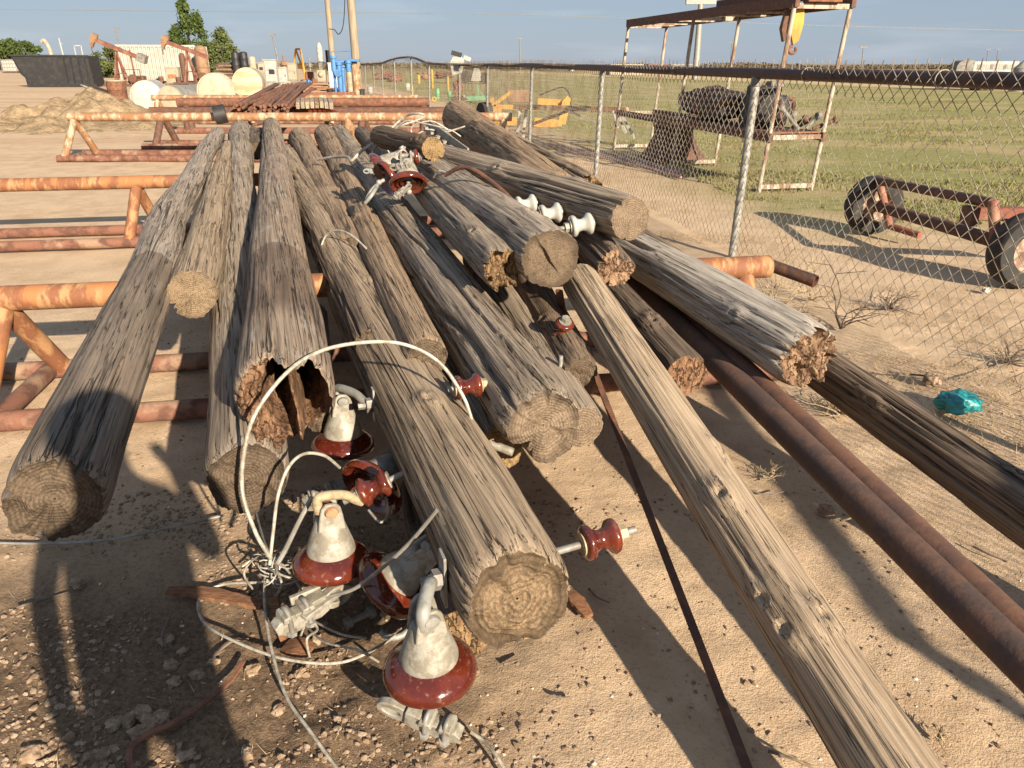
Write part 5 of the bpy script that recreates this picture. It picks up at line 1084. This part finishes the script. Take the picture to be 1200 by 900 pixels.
m = MB(); m.ball(TP(.28, .2, .98), .075, 8, (1, .6, 1.3)); tag(m.build('filter_can', G['white'], origin=TP(.28, .2, .98)), 'small white can between the hood and the engine block', 'can')
# fringed dark hopper under the shelf
c = TP(.66, .5, 0); hp = thing('hopper', 'dark rusty fringed hopper standing under the shelf of the frame tower', 'hopper', c)
m = MB(); m.lathe([(.62, .0), (.60, .06), (.46, .22), (.36, .42), (.33, .60)], Matrix.Translation(c) @ Matrix.Rotation(.4, 4, 'Z'), 9); m.build('skirt', G['rust_dark'], hp)
for k in range(14): a = 2*math.pi*k/14; q = c+Vector((.34*math.cos(a), .34*math.sin(a), .52)); m = MB(); m.bar(q, q+Vector((.03*math.cos(a), .03*math.sin(a), .15)), .035, .02); m.build('finger', G['rust_mid'], hp)
# axle with two wheels
def wheel(t, c, ax, r, w_):
    fr = M4(frame(ax), c); m = MB(); pr = [(r*.55, -w_*.42), (r*.75, -w_*.5), (r*.93, -w_*.46), (r, -w_*.30), (r*1.005, 0), (r, w_*.30), (r*.93, w_*.46), (r*.75, w_*.5), (r*.55, w_*.42)]; m.lathe(pr, fr, 40, False); wh = m.build('wheel', G['rubber'], t)
    m = MB(); m.lathe([(r*.57, -w_*.44), (r*.55, -w_*.36), (r*.50, -w_*.2), (r*.30, -w_*.12), (r*.14, -w_*.22), (r*.10, -w_*.3), (r*.10, w_*.3), (r*.14, w_*.22), (r*.30, w_*.1), (r*.50, w_*.2), (r*.57, w_*.44)], fr, 28, False); o = m.build('rim', paint('rusty_rim', (.33, .24, .17), (.16, .09, .06), .5, 14, .7), wh); return wh
wl = gp(1018, 273); wr = gp(1184, 336); axd = (wl-wr).normalized(); tr_ = thing('axle_trailer', 'two wheeled axle trailer with a red brown pipe frame beyond the fence', 'trailer', (wl+wr)/2)
rw = .285; wl = wl+Vector((0, 0, rw)); wr = wr+Vector((0.05, 0, rw)); wheel(tr_, wl, axd, rw, .19); wheel(tr_, wr, axd, rw, .19)
m = MB(); m.tube([wl-axd*.08, wr+axd*.08], .055, 16); m.build('axle', G['rust_dark'], tr_)
ta = at(1030, 212, wl.y-.10); tb_ = at(1163, 238, wr.y+.18); fa = at(1043, 265, wl.y-.22); fb = at(1168, 302, wr.y+.10)
m = MB(); m.tube([ta, tb_], .040, 14); m.build('top_bar', G['rust_dark'], tr_)
G['redbrown'] = paint('red_primer_rusting', (.26, .085, .055), (.16, .06, .04), .45, 9, .7, third=(.30, .17, .11))
m = MB(); m.tube([ta, fa], .036, 14); m.build('upright', G['redbrown'], tr_); m = MB(); m.tube([tb_+Vector((0, 0, .02)), fb], .040, 14); m.build('upright', G['redbrown'], tr_)
m = MB(); m.tube([fa, at(1078, 276, wl.y-.55)], .034, 12); m.build('brace', G['redbrown'], tr_)
q = at(1140, 250, wr.y+.35); m = MB(); m.bar(q, q+Vector((1.3, -.42, .06)), .09, .10); m.build('tongue', G['redbrown'], tr_, bevel=.006)
m = MB(); m.box(q+Vector((-.02, .0, -.02)), (.06, .16, .14)); m.build('hitch_plate', G['rust_dark'], tr_)
# faded hose on the ground
for k in range(4):
    m = MB(); m.tube(smooth_path([gp(640+k*3, 168+k*1.5, .03), gp(672, 174+k*1.6, .03), gp(715, 181+k*2.0, .03), gp(760, 190+k*2.4, .03), gp(798, 201+k*2.2, .03)], 6), .02, 8); tag(m.build('hose', G['pink'], origin=gp(700, 180)), 'faded pink hose run lying side by side on the ground behind the fence', 'hose', 'pink hoses on the ground')
# yellow implement
b_ = gp(618, 148); s = mpp(b_); yl = thing('yellow_implement', 'yellow steel implement with a brown box and black tyre behind the fence', 'machine', b_)
Q = lambda x, z, y=0: b_+Vector((x*s, y*s, z*s))
m = MB(); m.prism([(q[0]*s, q[1]*s) for q in ((-42, 3), (-39, 24), (-30, 24), (-31, 3))], s*5, M4(Matrix(((1, 0, 0), (0, 0, -1), (0, 1, 0))), b_)); m.build('side_plate', G['yellow'], yl)
m = MB(); m.bar(Q(-40, 23), Q(-20, 37), s*4, s*5, (0, 1, 0)); m.build('arm', G['yellow'], yl); m = MB(); m.bar(Q(-38, 22), Q(12, 20), s*4, s*5); m.build('cross_beam', G['yellow'], yl)
m = MB(); m.lathe([(s*3, -s*3), (s*3, s*3)], M4(frame((0, 1, 0)), Q(-41, 29)), 14); m.build('pivot', G['yellow'], yl)
m = MB(); m.bar(Q(-38, 6, -3), Q(-12, 6, -3), s*6, s*9); m.build('front_beam', G['yellow'], yl); m = MB(); m.bar(Q(8, 5, -2), Q(40, 2, -2), s*5, s*10); m.build('rear_beam', G['yellow'], yl)
m = MB(); m.bar(Q(12, 27, 6), Q(42, 25, 6), s*4, s*8); m.build('top_beam', G['yellow'], yl)
m = MB(); m.prism([(q[0]*s, q[1]*s) for q in ((36, 4), (40, 28), (46, 34), (50, 30), (46, 10), (44, 2))], s*8, M4(Matrix(((1, 0, 0), (0, 0, -1), (0, 1, 0))), b_)); m.build('end_arm', G['yellow'], yl)
m = MB(); m.box(Q(-10, 33, 6), (s*26, s*10, s*14)); m.build('box', G['tan'], yl, bevel=.02)
m = MB(); m.lathe([(s*6, -s*6), (s*13, -s*5.5), (s*13.5, 0), (s*13, s*5.5), (s*6, s*6)], M4(frame((1, .5, 0)), Q(-50, 13, 8)), 24); m.build('tyre', G['rubber'], yl)
m = MB(); m.tube(smooth_path([Q(14, 34, 4), Q(30, 40, 4), Q(42, 42, 4), Q(50, 32, 2), Q(50, 14, 0)], 6), s*.8, 8); m.build('hose', G['black'], yl)
for a, b in (((-30, 40), (-30, 54)), ((-30, 54), (10, 53)), ((-22, 40), (-22, 53)), ((-4, 40), (-4, 53)), ((10, 40), (10, 53))): m = MB(); m.bar(Q(*a, 20), Q(*b, 20), s*.9, s*.9, (0, 1, 0)); m.build('guard_bar', G['rust_mid'], yl)
# white boom on trestle legs
t = thing('white_boom', 'white steel boom on splayed legs in front of the yellow implement', 'boom', gp(640, 150)); a = at(603, 125, 19.0); b = at(735, 129, 16.8); m = MB(); m.bar(a, b, .10, .11); m.build('beam', G['white_rust'], t)
for x0, y0, x1, y1 in ((610, 126, 606, 153), (617, 126, 614, 152)): m = MB(); q = at(x0, y0, 18.9); e = gp(x1, y1); m.bar(q, Vector((q.x-.08, q.y-.1, 0)), .07, .07); m.build('leg', G['white'], t)
m = MB(); m.bar(at(665, 130, 17.9), at(620, 147, 18.6), .06, .06); m.build('brace', G['rust_mid'], t)
for k in range(3): q = at(718+k*4, 130, 17); m = MB(); m.bar(q, Vector((q.x+.1+.12*k, q.y-.1, .35-.1*k)), .05, .05); m.build('stay', G['white'], t)
m = MB(); m.bar(at(670, 131, 17.8), at(702, 146, 17.3), .035, .035); m.build('tie_rod', G['white'], t)
# white machine up ended, green implement, hydrants and heaps
b_ = gp(550, 98); s = mpp(b_); t = thing('white_machine', 'white machine cab tipped up on a dark scrap frame far behind the fence', 'machine', b_); Q = lambda x, z, y=0: b_+Vector((x*s, y*s, z*s))
m = MB(); m.prism([(q[0]*s, q[1]*s) for q in ((-19, 9), (-8, 12), (-5, 25), (-8, 29), (-18, 29), (-22, 22))], s*8, M4(Matrix(((1, 0, 0), (0, 0, -1), (0, 1, 0))), b_)); m.build('cab', G['white'], t)
m = MB(); m.box(Q(-14, 17, -4.3), (s*7, s*.6, s*7)); m.build('window', G['glass'], t); m = MB(); m.box(Q(-14, 32, -1), (s*12, s*6, s*5), Matrix.Rotation(.25, 3, 'Y')); m.build('visor', G['black'], t); m = MB(); m.box(Q(-2, 27, -1), (s*9, s*5, s*5), Matrix.Rotation(.4, 3, 'Y')); m.build('air_cleaner', G['white'], t, bevel=.05)
m = MB(); m.prism([(q[0]*s, q[1]*s) for q in ((2, 3), (16, 3), (12, 16), (6, 17), (4, 10))], s*8, M4(Matrix(((1, 0, 0), (0, 0, -1), (0, 1, 0))), b_)); m.build('hood', G['white'], t)
m = MB(); m.box(Q(-2, 8, 3), (s*18, s*9, s*12)); m.build('body', G['black'], t, bevel=.1)
for x in (-6, 17): m = MB(); m.lathe([(s*3, -s*2), (s*6, -s*1.8), (s*6, s*1.8), (s*3, s*2)], M4(frame((.3, 1, 0)), Q(x, 6, -3)), 18); m.build('wheel', G['rubber'], t)
b_ = gp(556, 121); s = mpp(b_); t = thing('green_implement', 'light green implement with an upright post behind the back log', 'machine', b_); Q = lambda x, z, y=0: b_+Vector((x*s, y*s, z*s))
m = MB(); m.bar(Q(-10, 5), Q(13, 6), s*4, s*5); m.build('frame', G['green'], t); m = MB(); m.bar(Q(5, 5), Q(4, 21), s*1.4, s*1.4); m.build('post', G['green'], t); m = MB(); m.bar(Q(-10, 3), Q(-12, 9), s*1.5, s*2); m.build('knife', G['white'], t); m = MB(); m.bar(Q(4, 15), Q(12, 8), s, s); m.build('stay', G['green'], t)
for px_, yb, h, w_, mt, lab in ((491, 98, 10, 4, 'yellow_bright', 'short yellow hydrant seen between far fence posts'), (507, 104, 21, 2.6, 'yellow_bright', 'tall yellow standpipe right of the short hydrant'), (525.5, 113, 22, 2.5, 'yellow', 'yellow topped white post near the green drum'), (484, 114, 14, 1.5, 'yellow_bright', 'thin yellow stake behind the brown rack'), (527, 116, 9, 4.5, 'green', 'green drum at the foot of the yellow topped post'), (513, 116, 12, 5, 'green', 'teal green box beside the yellow wheel'), (478, 106, 8, 6, 'white', 'white pump body left of the hydrants')):
    vessel('hydrant', lab, gp(px_, yb), w_, h, G[mt], 'post' if h > 11 else 'drum', .15, 1, n=14)
b_ = gp(509, 120); s = mpp(b_); m = MB(); m.tube(arc(b_+Vector((0, 0, s*3.4)), Vector((1, 0, 0)), Vector((0, 0, 1)), s*2.2, 0, 360, 20), s*.9, 8); tag(m.build('reel', G['yellow_bright'], origin=b_), 'small yellow reel leaning at the foot of a fence post', 'reel')
for px_, py_, w_, h, mt, sd_, lab in ((537, 110, 9, 17, 'red', 31, 'heap of red brown scrap below the white machine'), (462, 96, 12, 10, 'red', 32, 'low rust red heap behind the far fence posts'), (450, 93, 22, 9, 'rust_mid', 33, 'long brown heap at the far end of the fence'), (520, 92, 18, 8, 'rust_dark', 34, 'dark heap left of the white machine'), (540, 121, 20, 8, 'rust_dark', 35, 'dark low heap right behind the broken back log'), (500, 93, 16, 8, 'tan', 36, 'tan heap behind the yellow hydrants')):
    b_ = gp(px_, py_); s = mpp(b_); lump('scrap_heap', lab, 'scrap heap', b_+Vector((0, s*w_*.3, s*h*.35)), (w_*s, w_*s*.8, h*s), G[mt], sd_, 0, .6, 3.5)
# far buildings
def house(label, px0, px1, ytop, ybase, Yd, wall, roof, parts=3, name='building'):
    a = at(px0, ybase, Yd); b = at(px1, ybase, Yd); s = mpp(a); h = (ybase-ytop)*s; b_ = Vector(((a.x+b.x)/2, Yd, 0)); L_ = b.x-a.x; t = thing(name, label, 'building', b_)
    m = MB(); m.box(b_+Vector((0, 4, h*.45)), (L_, 8, h*.9)); m.build('wall', G[wall], t)
    m = MB(); m.prism([(-L_*.51, h*.88), (L_*.51, h*.88), (L_*.49, h), (-L_*.49, h)], 8.6, M4(Matrix(((1, 0, 0), (0, 0, 1), (0, 1, 0))), b_+Vector((0, 4, 0)))); m.build('roof', G[roof], t)
    for k in range(parts): m = MB(); m.box(b_+Vector((-L_*.36+L_*.72*k/max(1, parts-1), -.04, h*.5)), (L_*.09, .1, h*.38)); m.build('window', G['glass'], t)
    return t
house('cream bungalow on the horizon left of the steel frame tower', 715, 754, 68, 80, 130, 'cream', 'cream', 4)
house('white shed with a red front far behind the steel frame tower', 760, 783, 70, 79, 170, 'white', 'red', 2)
house('low pale sheds on the horizon right of the red fronted one', 786, 818, 71, 79, 190, 'white', 'tank_grey', 3)
house('tiny white house far out beyond the yellow implement', 669, 673, 76, 80.5, 200, 'white', 'white', 1)
b_ = at(1146, 104, 55); b_.z = 0; s = mpp(b_); t = thing('livestock_trailer', 'long white trailer with slatted side and a rounded grey nose on the horizon', 'trailer', b_); Q = lambda x, z, y=0: b_+Vector((x*s, y*s, z*s))
k_ = [(-34, 10)]+[(-34+8*(1-math.cos(a)), 24+8*math.sin(a)) for a in np.linspace(0, 1.57, 7)]+[(-15, 32), (-15, 10)]
m = MB(); m.prism([(x*s, z*s) for x, z in k_], s*16, M4(Matrix(((1, 0, 0), (0, 0, -1), (0, 1, 0))), b_)); m.build('nose', G['grey_steel'], t)
m = MB(); m.box(Q(11, 20.5), (s*52, s*16, s*21)); m.build('body', G['white'], t, bevel=.05)
for k in range(9): m = MB(); m.box(Q(-9+k*5, 25, -8.1), (s*4, s*.4, s*5.5)); m.build('vent_panel', G['tank_grey'] if k % 3 else G['grey_steel'], t)
for x in (-8, 0, 8, 14): m = MB(); m.lathe([(s*1.5, -s), (s*4, -s), (s*4, s), (s*1.5, s)], M4(frame((0, 1, 0)), Q(x-2, 4, -6)), 16); m.build('wheel', G['rubber'], t)
m = MB(); m.bar(Q(-30, 9), Q(36, 9), s*8, s*2); m.build('chassis', G['black'], t)
b_ = at(1194, 100, 52); b_.z = 0; s = mpp(b_); t = thing('grain_bin', 'small pale round bin with a cone roof at the right end of the trailer', 'bin', b_)
m = MB(); m.lathe([(s*9.5, 0), (s*9.5, s*25)], Matrix.Translation(b_), 28); m.build('shell', G['galv'], t); m = MB(); m.lathe([(s*9.8, s*25), (s*1.5, s*33), (s*1.2, s*34)], Matrix.Translation(b_), 28); m.build('roof', G['galv_new'], t)
m = MB(); m.box(b_+Vector((-s*3, -s*9.4, s*18)), (s*3, s*.6, s*5)); m.build('hatch', G['black'], t)
# dry scrub along the horizon
def band(n, q):
    x = q.uniform(-420, 520, n); y = 290+q.uniform(-25, 40, n)+np.where(x < 0, 20, 0); hgt = 1.25+.9*vn(x*.05, y*0, x*0, 2)+.6*vn(x*.21, y*0, x*0, 3)
    return np.stack([x, y, np.maximum(.1, q.uniform(0, 1, n)**1.2*hgt)], 1)
V, F = leafmass(60000, .42, band, 77); tag(np_mesh('distant_scrub', V, F, G['scrub'], None, False), 'brown scrub line along the horizon', 'scrub', None, 'stuff')
# ================================================================== GROUND COVER AND LITTER
def blades(n, fn, hlo, hhi, w_, seed, lean=.5):
    r_ = np.random.default_rng(seed); X, Y = fn(n, r_); n = len(X); h = r_.uniform(hlo, hhi, n); a = r_.uniform(0, 2*math.pi, n); ln = r_.normal(0, lean, (n, 2))*h[:, None]
    Z = ground_z(X, Y) if n < 400000 else X*0; dx, dy = np.cos(a)*w_/2, np.sin(a)*w_/2
    V = np.stack([np.stack([X-dx, Y-dy, Z], 1), np.stack([X+dx, Y+dy, Z], 1), np.stack([X+ln[:, 0], Y+ln[:, 1], Z+h], 1)], 1).reshape(-1, 3)
    return V, np.arange(3*n).reshape(n, 3)
G['grass'] = leafmat('field_grass', (.13, .135, .045), (.235, .21, .095)); G['straw'] = leafmat('dry_straw', (.27, .19, .105), (.38, .28, .165))
def fdist(x, y): return x+.172*y-3.17+np.maximum(y-28, 0)*.108
def field(n, q):
    y = 7.5+31*q.random(n)**1.5; d = 1.6+q.random(n)**1.3*26; x = 3.17-.172*y-np.maximum(y-28, 0)*.108+d
    k = fbm(x*.45, y*.9, x*0, 41, 4)+.25*vn(x*3, y*3, x*0, 43); keep = k > (.10+np.clip((10-y)/5, 0, 1)*.55+np.clip((3.2-d)/2, 0, 1)*.6); return x[keep], y[keep]
V, F = blades(190000, field, .02, .065, .018, 5); tag(np_mesh('field_grass', V, F, G['grass'], None, False), 'short green grass growing in the field beyond the fence', 'grass', None, 'stuff')
def dryf(n, q):
    y = 1.6+q.random(n)**1.2*19; x = 3.17-.172*y+q.normal(0, .55, n)+.25; k = fbm(x*1.3, y*1.3, x*0, 51, 3); keep = k > .2; return x[keep], y[keep]
V, F = blades(36000, dryf, .012, .06, .004, 6, 1.2); tag(np_mesh('dry_grass', V, F, G['straw'], None, False), 'dry straw along the foot of the fence', 'grass', None, 'stuff')
def litter(n, q):
    x = q.uniform(-2.6, 2.6, n); y = .9+q.random(n)**1.3*5; k = fbm(x*1.9, y*1.9, x*0, 61, 4); keep = k > .18; return x[keep], y[keep]
V, F = blades(9000, litter, .005, .022, .003, 7, 1.6); tag(np_mesh('straw_litter', V, F, G['straw'], None, False), 'bits of straw scattered on the ground', 'straw', None, 'stuff')
def stones(n, fn, slo, shi, seed, mat, name, pw=2.5):
    r_ = np.random.default_rng(seed); X, Y = fn(n, r_); n = len(X)
    ico = np.array([(0, 0, 1), (.894, 0, .447), (.276, .851, .447), (-.724, .526, .447), (-.724, -.526, .447), (.276, -.851, .447), (.724, .526, -.447), (-.276, .851, -.447), (-.894, 0, -.447), (-.276, -.851, -.447), (.724, -.526, -.447), (0, 0, -1)])
    fc = np.array([(0, 1, 2), (0, 2, 3), (0, 3, 4), (0, 4, 5), (0, 5, 1), (1, 6, 2), (2, 7, 3), (3, 8, 4), (4, 9, 5), (5, 10, 1), (6, 7, 2), (7, 8, 3), (8, 9, 4), (9, 10, 5), (10, 6, 1), (11, 7, 6), (11, 8, 7), (11, 9, 8), (11, 10, 9), (11, 6, 10)])
    s = slo+(shi-slo)*r_.random(n)**pw; V = ico[None]*s[:, None, None]*r_.uniform(.55, 1.15, (n, 12, 1))*r_.uniform(.6, 1.2, (n, 1, 3))*np.array([1, 1, .6])
    V = V+np.stack([X, Y, ground_z(X, Y)+s*.15], 1)[:, None]; F = (fc[None]+12*np.arange(n)[:, None, None]).reshape(-1, 3)
    return np_mesh(name, V.reshape(-1, 3), F, mat, None, False)
t = NT('gravel_bits'); n_ = t.noise(t.pos(), 40, 2, .5); n2_ = t.noise(t.pos(), 300, 3, .6); G['gravel'] = t.done(t.mix(t.math('MULTIPLY', t.ss(n2_, .4, .7), .4), t.mix(t.ss(n_, .4, .62), (.23, .155, .10), (.34, .255, .18)), (.13, .088, .058)), .95, spec=.15)
t = NT('pale_chips'); n_ = t.noise(t.pos(), 60, 2, .5); G['chips'] = t.done(t.mix(t.ss(n_, .4, .6), (.50, .42, .32), (.62, .56, .48)), .9, spec=.2)
def soilf(n, q):
    x = q.normal(-.75, .62, n); y = .85+q.random(n)**1.1*1.9; k = fbm(x*2.3, y*2.3, x*0, 71, 3); keep = (k > -.25) & (x > -2.2) & (x < .7); return x[keep], y[keep]
def allf(n, q): x = q.uniform(-3, 3.4, n); y = .9+q.random(n)**1.7*7; k = fbm(x*1.1, y*1.1, x*0, 81, 3); keep = k > -.05; return x[keep], y[keep]
tag(stones(22000, soilf, .0018, .014, 1, G['gravel'], 'gravel', 4), 'loose gravel and crumbs of soil by the insulators', 'gravel', None, 'stuff')
tag(stones(26000, allf, .0015, .011, 2, G['gravel'], 'gravel', 4), 'small grit scattered over the sand', 'gravel', None, 'stuff')
tag(stones(1500, allf, .002, .009, 3, G['chips'], 'pale_chips', 3), 'pale chips scattered over the sand', 'gravel', None, 'stuff')
random.seed(21)
RK = [((195, 748), 20, 'pale stone in the middle of the photographer shadow'), ((200, 777), 17, 'reddish stone under the pale one in the shadow'), ((168, 838), 26, 'largest grey brown clod of the cluster at the lower left'), ((190, 845), 22, None), ((176, 850), 26, None), ((164, 860), 24, None), ((152, 846), 20, None), ((136, 850), 20, None), ((230, 790), 18, None), ((214, 762), 14, None), ((122, 886), 18, None), ((106, 884), 16, None), ((90, 685), 18, None), ((38, 880), 26, None), ((296, 786), 18, None), ((80, 860), 14, None), ((326, 832), 16, None), ((290, 885), 22, None), ((372, 750), 16, None), ((352, 790), 15, None), ((218, 886), 18, None), ((205, 800), 16, None), ((250, 775), 13, None), ((60, 820), 14, None)]
for (a, b), w_, lab in RK:
    c = gp(a, b); s = mpp(c)*w_; o = lump('stone', lab or 'brown clod of earth on the dark soil at the lower left', 'stone', c+Vector((0, 0, s*.12+gz(c.x, c.y))), (s*random.uniform(.8, 1.1), s*random.uniform(.6, .9), s*.55), G['gravel'], random.randint(1, 999), random.uniform(0, 3), .35, 1.7)
    if not lab: o['group'] = 'clods of earth on the dark soil'
lump('clod', 'small brown clod lying alone on the sand right of the long pole', 'stone', gp(968, 600)+Vector((0, 0, .012)), (.06, .05, .03), G['gravel'], 5)
lump('rock', 'brown rock at the foot of the fence beside dry weeds', 'stone', gp(1092, 450)+Vector((0, 0, .03)), (.09, .08, .06), G['gravel'], 15)
def twig(label, pts, r=.004, mat=None, group=None, cat='twig'):
    P = smooth_path(pts, 5); m = MB(); m.tube(P, [r*(1-.6*i/len(P)) for i in range(len(P))], 6); return tag(m.build('twig', mat or G['dry_dark'], origin=P[0]), label, cat, group)
for a, b, c in (((590, 780), (604, 776), (612, 773)), ((648, 818), (658, 820), (668, 819)), ((690, 690), (700, 700), (714, 706)), ((250, 770), (270, 755), (292, 752)), ((20, 712), (60, 700), (92, 690)), ((200, 720), (190, 745), (196, 760)), ((880, 575), (900, 580), (918, 576)), ((985, 610), (1000, 606), (1012, 596)), ((1140, 640), (1160, 650), (1180, 658)), ((900, 880), (925, 888), (950, 896)), ((905, 874), (940, 894), (960, 905)), ((612, 640), (640, 650), (650, 668))):
    twig('thin dry twig lying on the sand near the logs', [gnd(q, .008) for q in (a, b, c)], .0045, G['dry'] if a[0] % 2 else G['dry_dark'], 'dry twigs on the ground')
# dead shrubs tangled in the fence
random.seed(33)
def shrub(label, base, h, n, spread, seed, mat=None, r=.006):
    r_ = random.Random(seed); t = thing('dead_shrub', label, 'shrub', base); m = MB(); b = Vector(base)
    for k in range(n):
        a = r_.uniform(0, 6.28); el = r_.uniform(.25, 1.3); L_ = h*r_.uniform(.5, 1.2); d = Vector((math.cos(a)*math.cos(el)*spread, math.sin(a)*math.cos(el)*spread, math.sin(el))); p = b+Vector((r_.gauss(0, .004), r_.gauss(0, .004), 0)); pts = [p]
        for i in range(5): d = (d+Vector((r_.gauss(0, .28), r_.gauss(0, .28), r_.gauss(0, .22)))).normalized(); p = p+d*L_/5; p.z = max(p.z, .01); pts.append(p.copy())
        m.tube(pts, [r*(1-.15*i) for i in range(6)], 5)
        for i in (2, 3, 4): e = pts[i]+Vector((r_.gauss(0, .1), r_.gauss(0, .1), r_.uniform(.0, .12)))*h*1.6; m.tube([pts[i], e], [r*.5, r*.25], 4)
    m.build('branches', mat or G['dry'], t); return t
shrub('tangle of pale dry weeds at the end of the near rack beam', gp(900, 372), .55, 16, 1.0, 1)
shrub('forked dry branch standing against the fence right of the rack beam', gp(985, 385), .55, 8, .5, 2, G['dry_dark'])
shrub('grey heap of dead twigs at the foot of the fence', gp(1040, 362), .22, 26, 1.3, 3, G['dry_dark'], .004)
shrub('dry straw tuft under the end of the bleached log', gp(985, 485), .22, 26, 1.5, 4, None, .004)
shrub('small dead weed by the fence at the right edge', gp(1180, 425), .22, 22, 1.2, 5, G['dry_dark'], .004)
shrub('tuft of straw at the lower right beside the squared timber', gp(1100, 868), .05, 16, 1.6, 6, G['dry'], .002)
shrub('sprawling pale weed on the bare ground past the bleached log end', gp(1030, 478), .26, 18, 1.4, 7, None, .003)
shrub('thin dry weed rising against the fence wire near the rack beam end', gp(950, 352), .5, 10, .7, 8, None, .003)
shrub('low dry weed on the sand between the steel pipes and the timber', gp(960, 520), .10, 16, 1.8, 9, None, .0022)
shrub('small flattened weed on the sand right of the long pole', gp(905, 560), .08, 16, 2.0, 10, None, .0022)
# teal bag
c = gp(1136, 497)+Vector((0, .12, .06)); o = lump('plastic_bag', 'crumpled teal and white plastic bag lying behind the squared timber', 'bag', c, (.19, .16, .09), G['teal'], 8, .3, .24, 3.4)
c = gp(1155, 343)+Vector((0, 0, .02)); lump('paper_scrap', 'tiny white scrap of litter beyond the fence under the axle trailer', 'litter', c, (.06, .05, .035), G['white'], 9, 0, .4)
twig('long pale curved twig on the sand under the fence', [gp(q[0], q[1], .02) for q in ((1040, 436), (1080, 440), (1120, 444), (1150, 438), (1165, 430))], .006, G['dry_dark'])

# ================================================================== THE PERSON TAKING THE PHOTOGRAPH (behind the lens; the shadow is in the picture)
pt = thing('person', 'person in dark clothes whose shadow falls on the left log and soil', 'person', (.20, -.40, 0))
J = [(0, 0, .98), (0, .01, 1.18), (0, 0, 1.40), (0, .02, 1.52), (0, .05, 1.66), (0, .04, 1.77),
     (-.21, 0, 1.42), (-.295, .0, 1.14), (-.27, .04, .88), (-.20, .08, .78), (.21, 0, 1.42), (.26, .12, 1.20), (.14, .28, 1.42), (.04, .33, 1.50),
     (-.11, 0, .92), (-.15, .02, .50), (-.17, -.02, .08), (-.18, .14, .04), (.11, 0, .92), (.15, .02, .50), (.17, -.02, .08), (.18, .14, .04)]
ED = [(0, 1), (1, 2), (2, 3), (3, 4), (4, 5), (2, 6), (6, 7), (7, 8), (8, 9), (2, 10), (10, 11), (11, 12), (12, 13), (0, 14), (14, 15), (15, 16), (16, 17), (0, 18), (18, 19), (19, 20), (20, 21)]
RD = [.19, .18, .19, .065, .10, .085, .075, .05, .038, .035, .075, .05, .038, .035, .095, .068, .048, .04, .095, .068, .048, .04]
me = bpy.data.meshes.new('body'); me.from_pydata(J, ED, []); bo = bpy.data.objects.new('body', me); col.objects.link(bo); bo.parent = pt
sk = bo.modifiers.new('skin', 'SKIN'); sk.use_smooth_shade = True
for v, r_ in zip(me.skin_vertices[0].data, RD): v.radius = (r_, r_*.8)
me.skin_vertices[0].data[0].use_root = True; ss_ = bo.modifiers.new('sub', 'SUBSURF'); ss_.levels = 2; ss_.render_levels = 2; me.materials.append(G['cloth'])
m = MB(); m.ball((.20, -.37, 1.76), .105, 12, (1, 1.15, .8)); m.build('hair', G['bark'], pt)
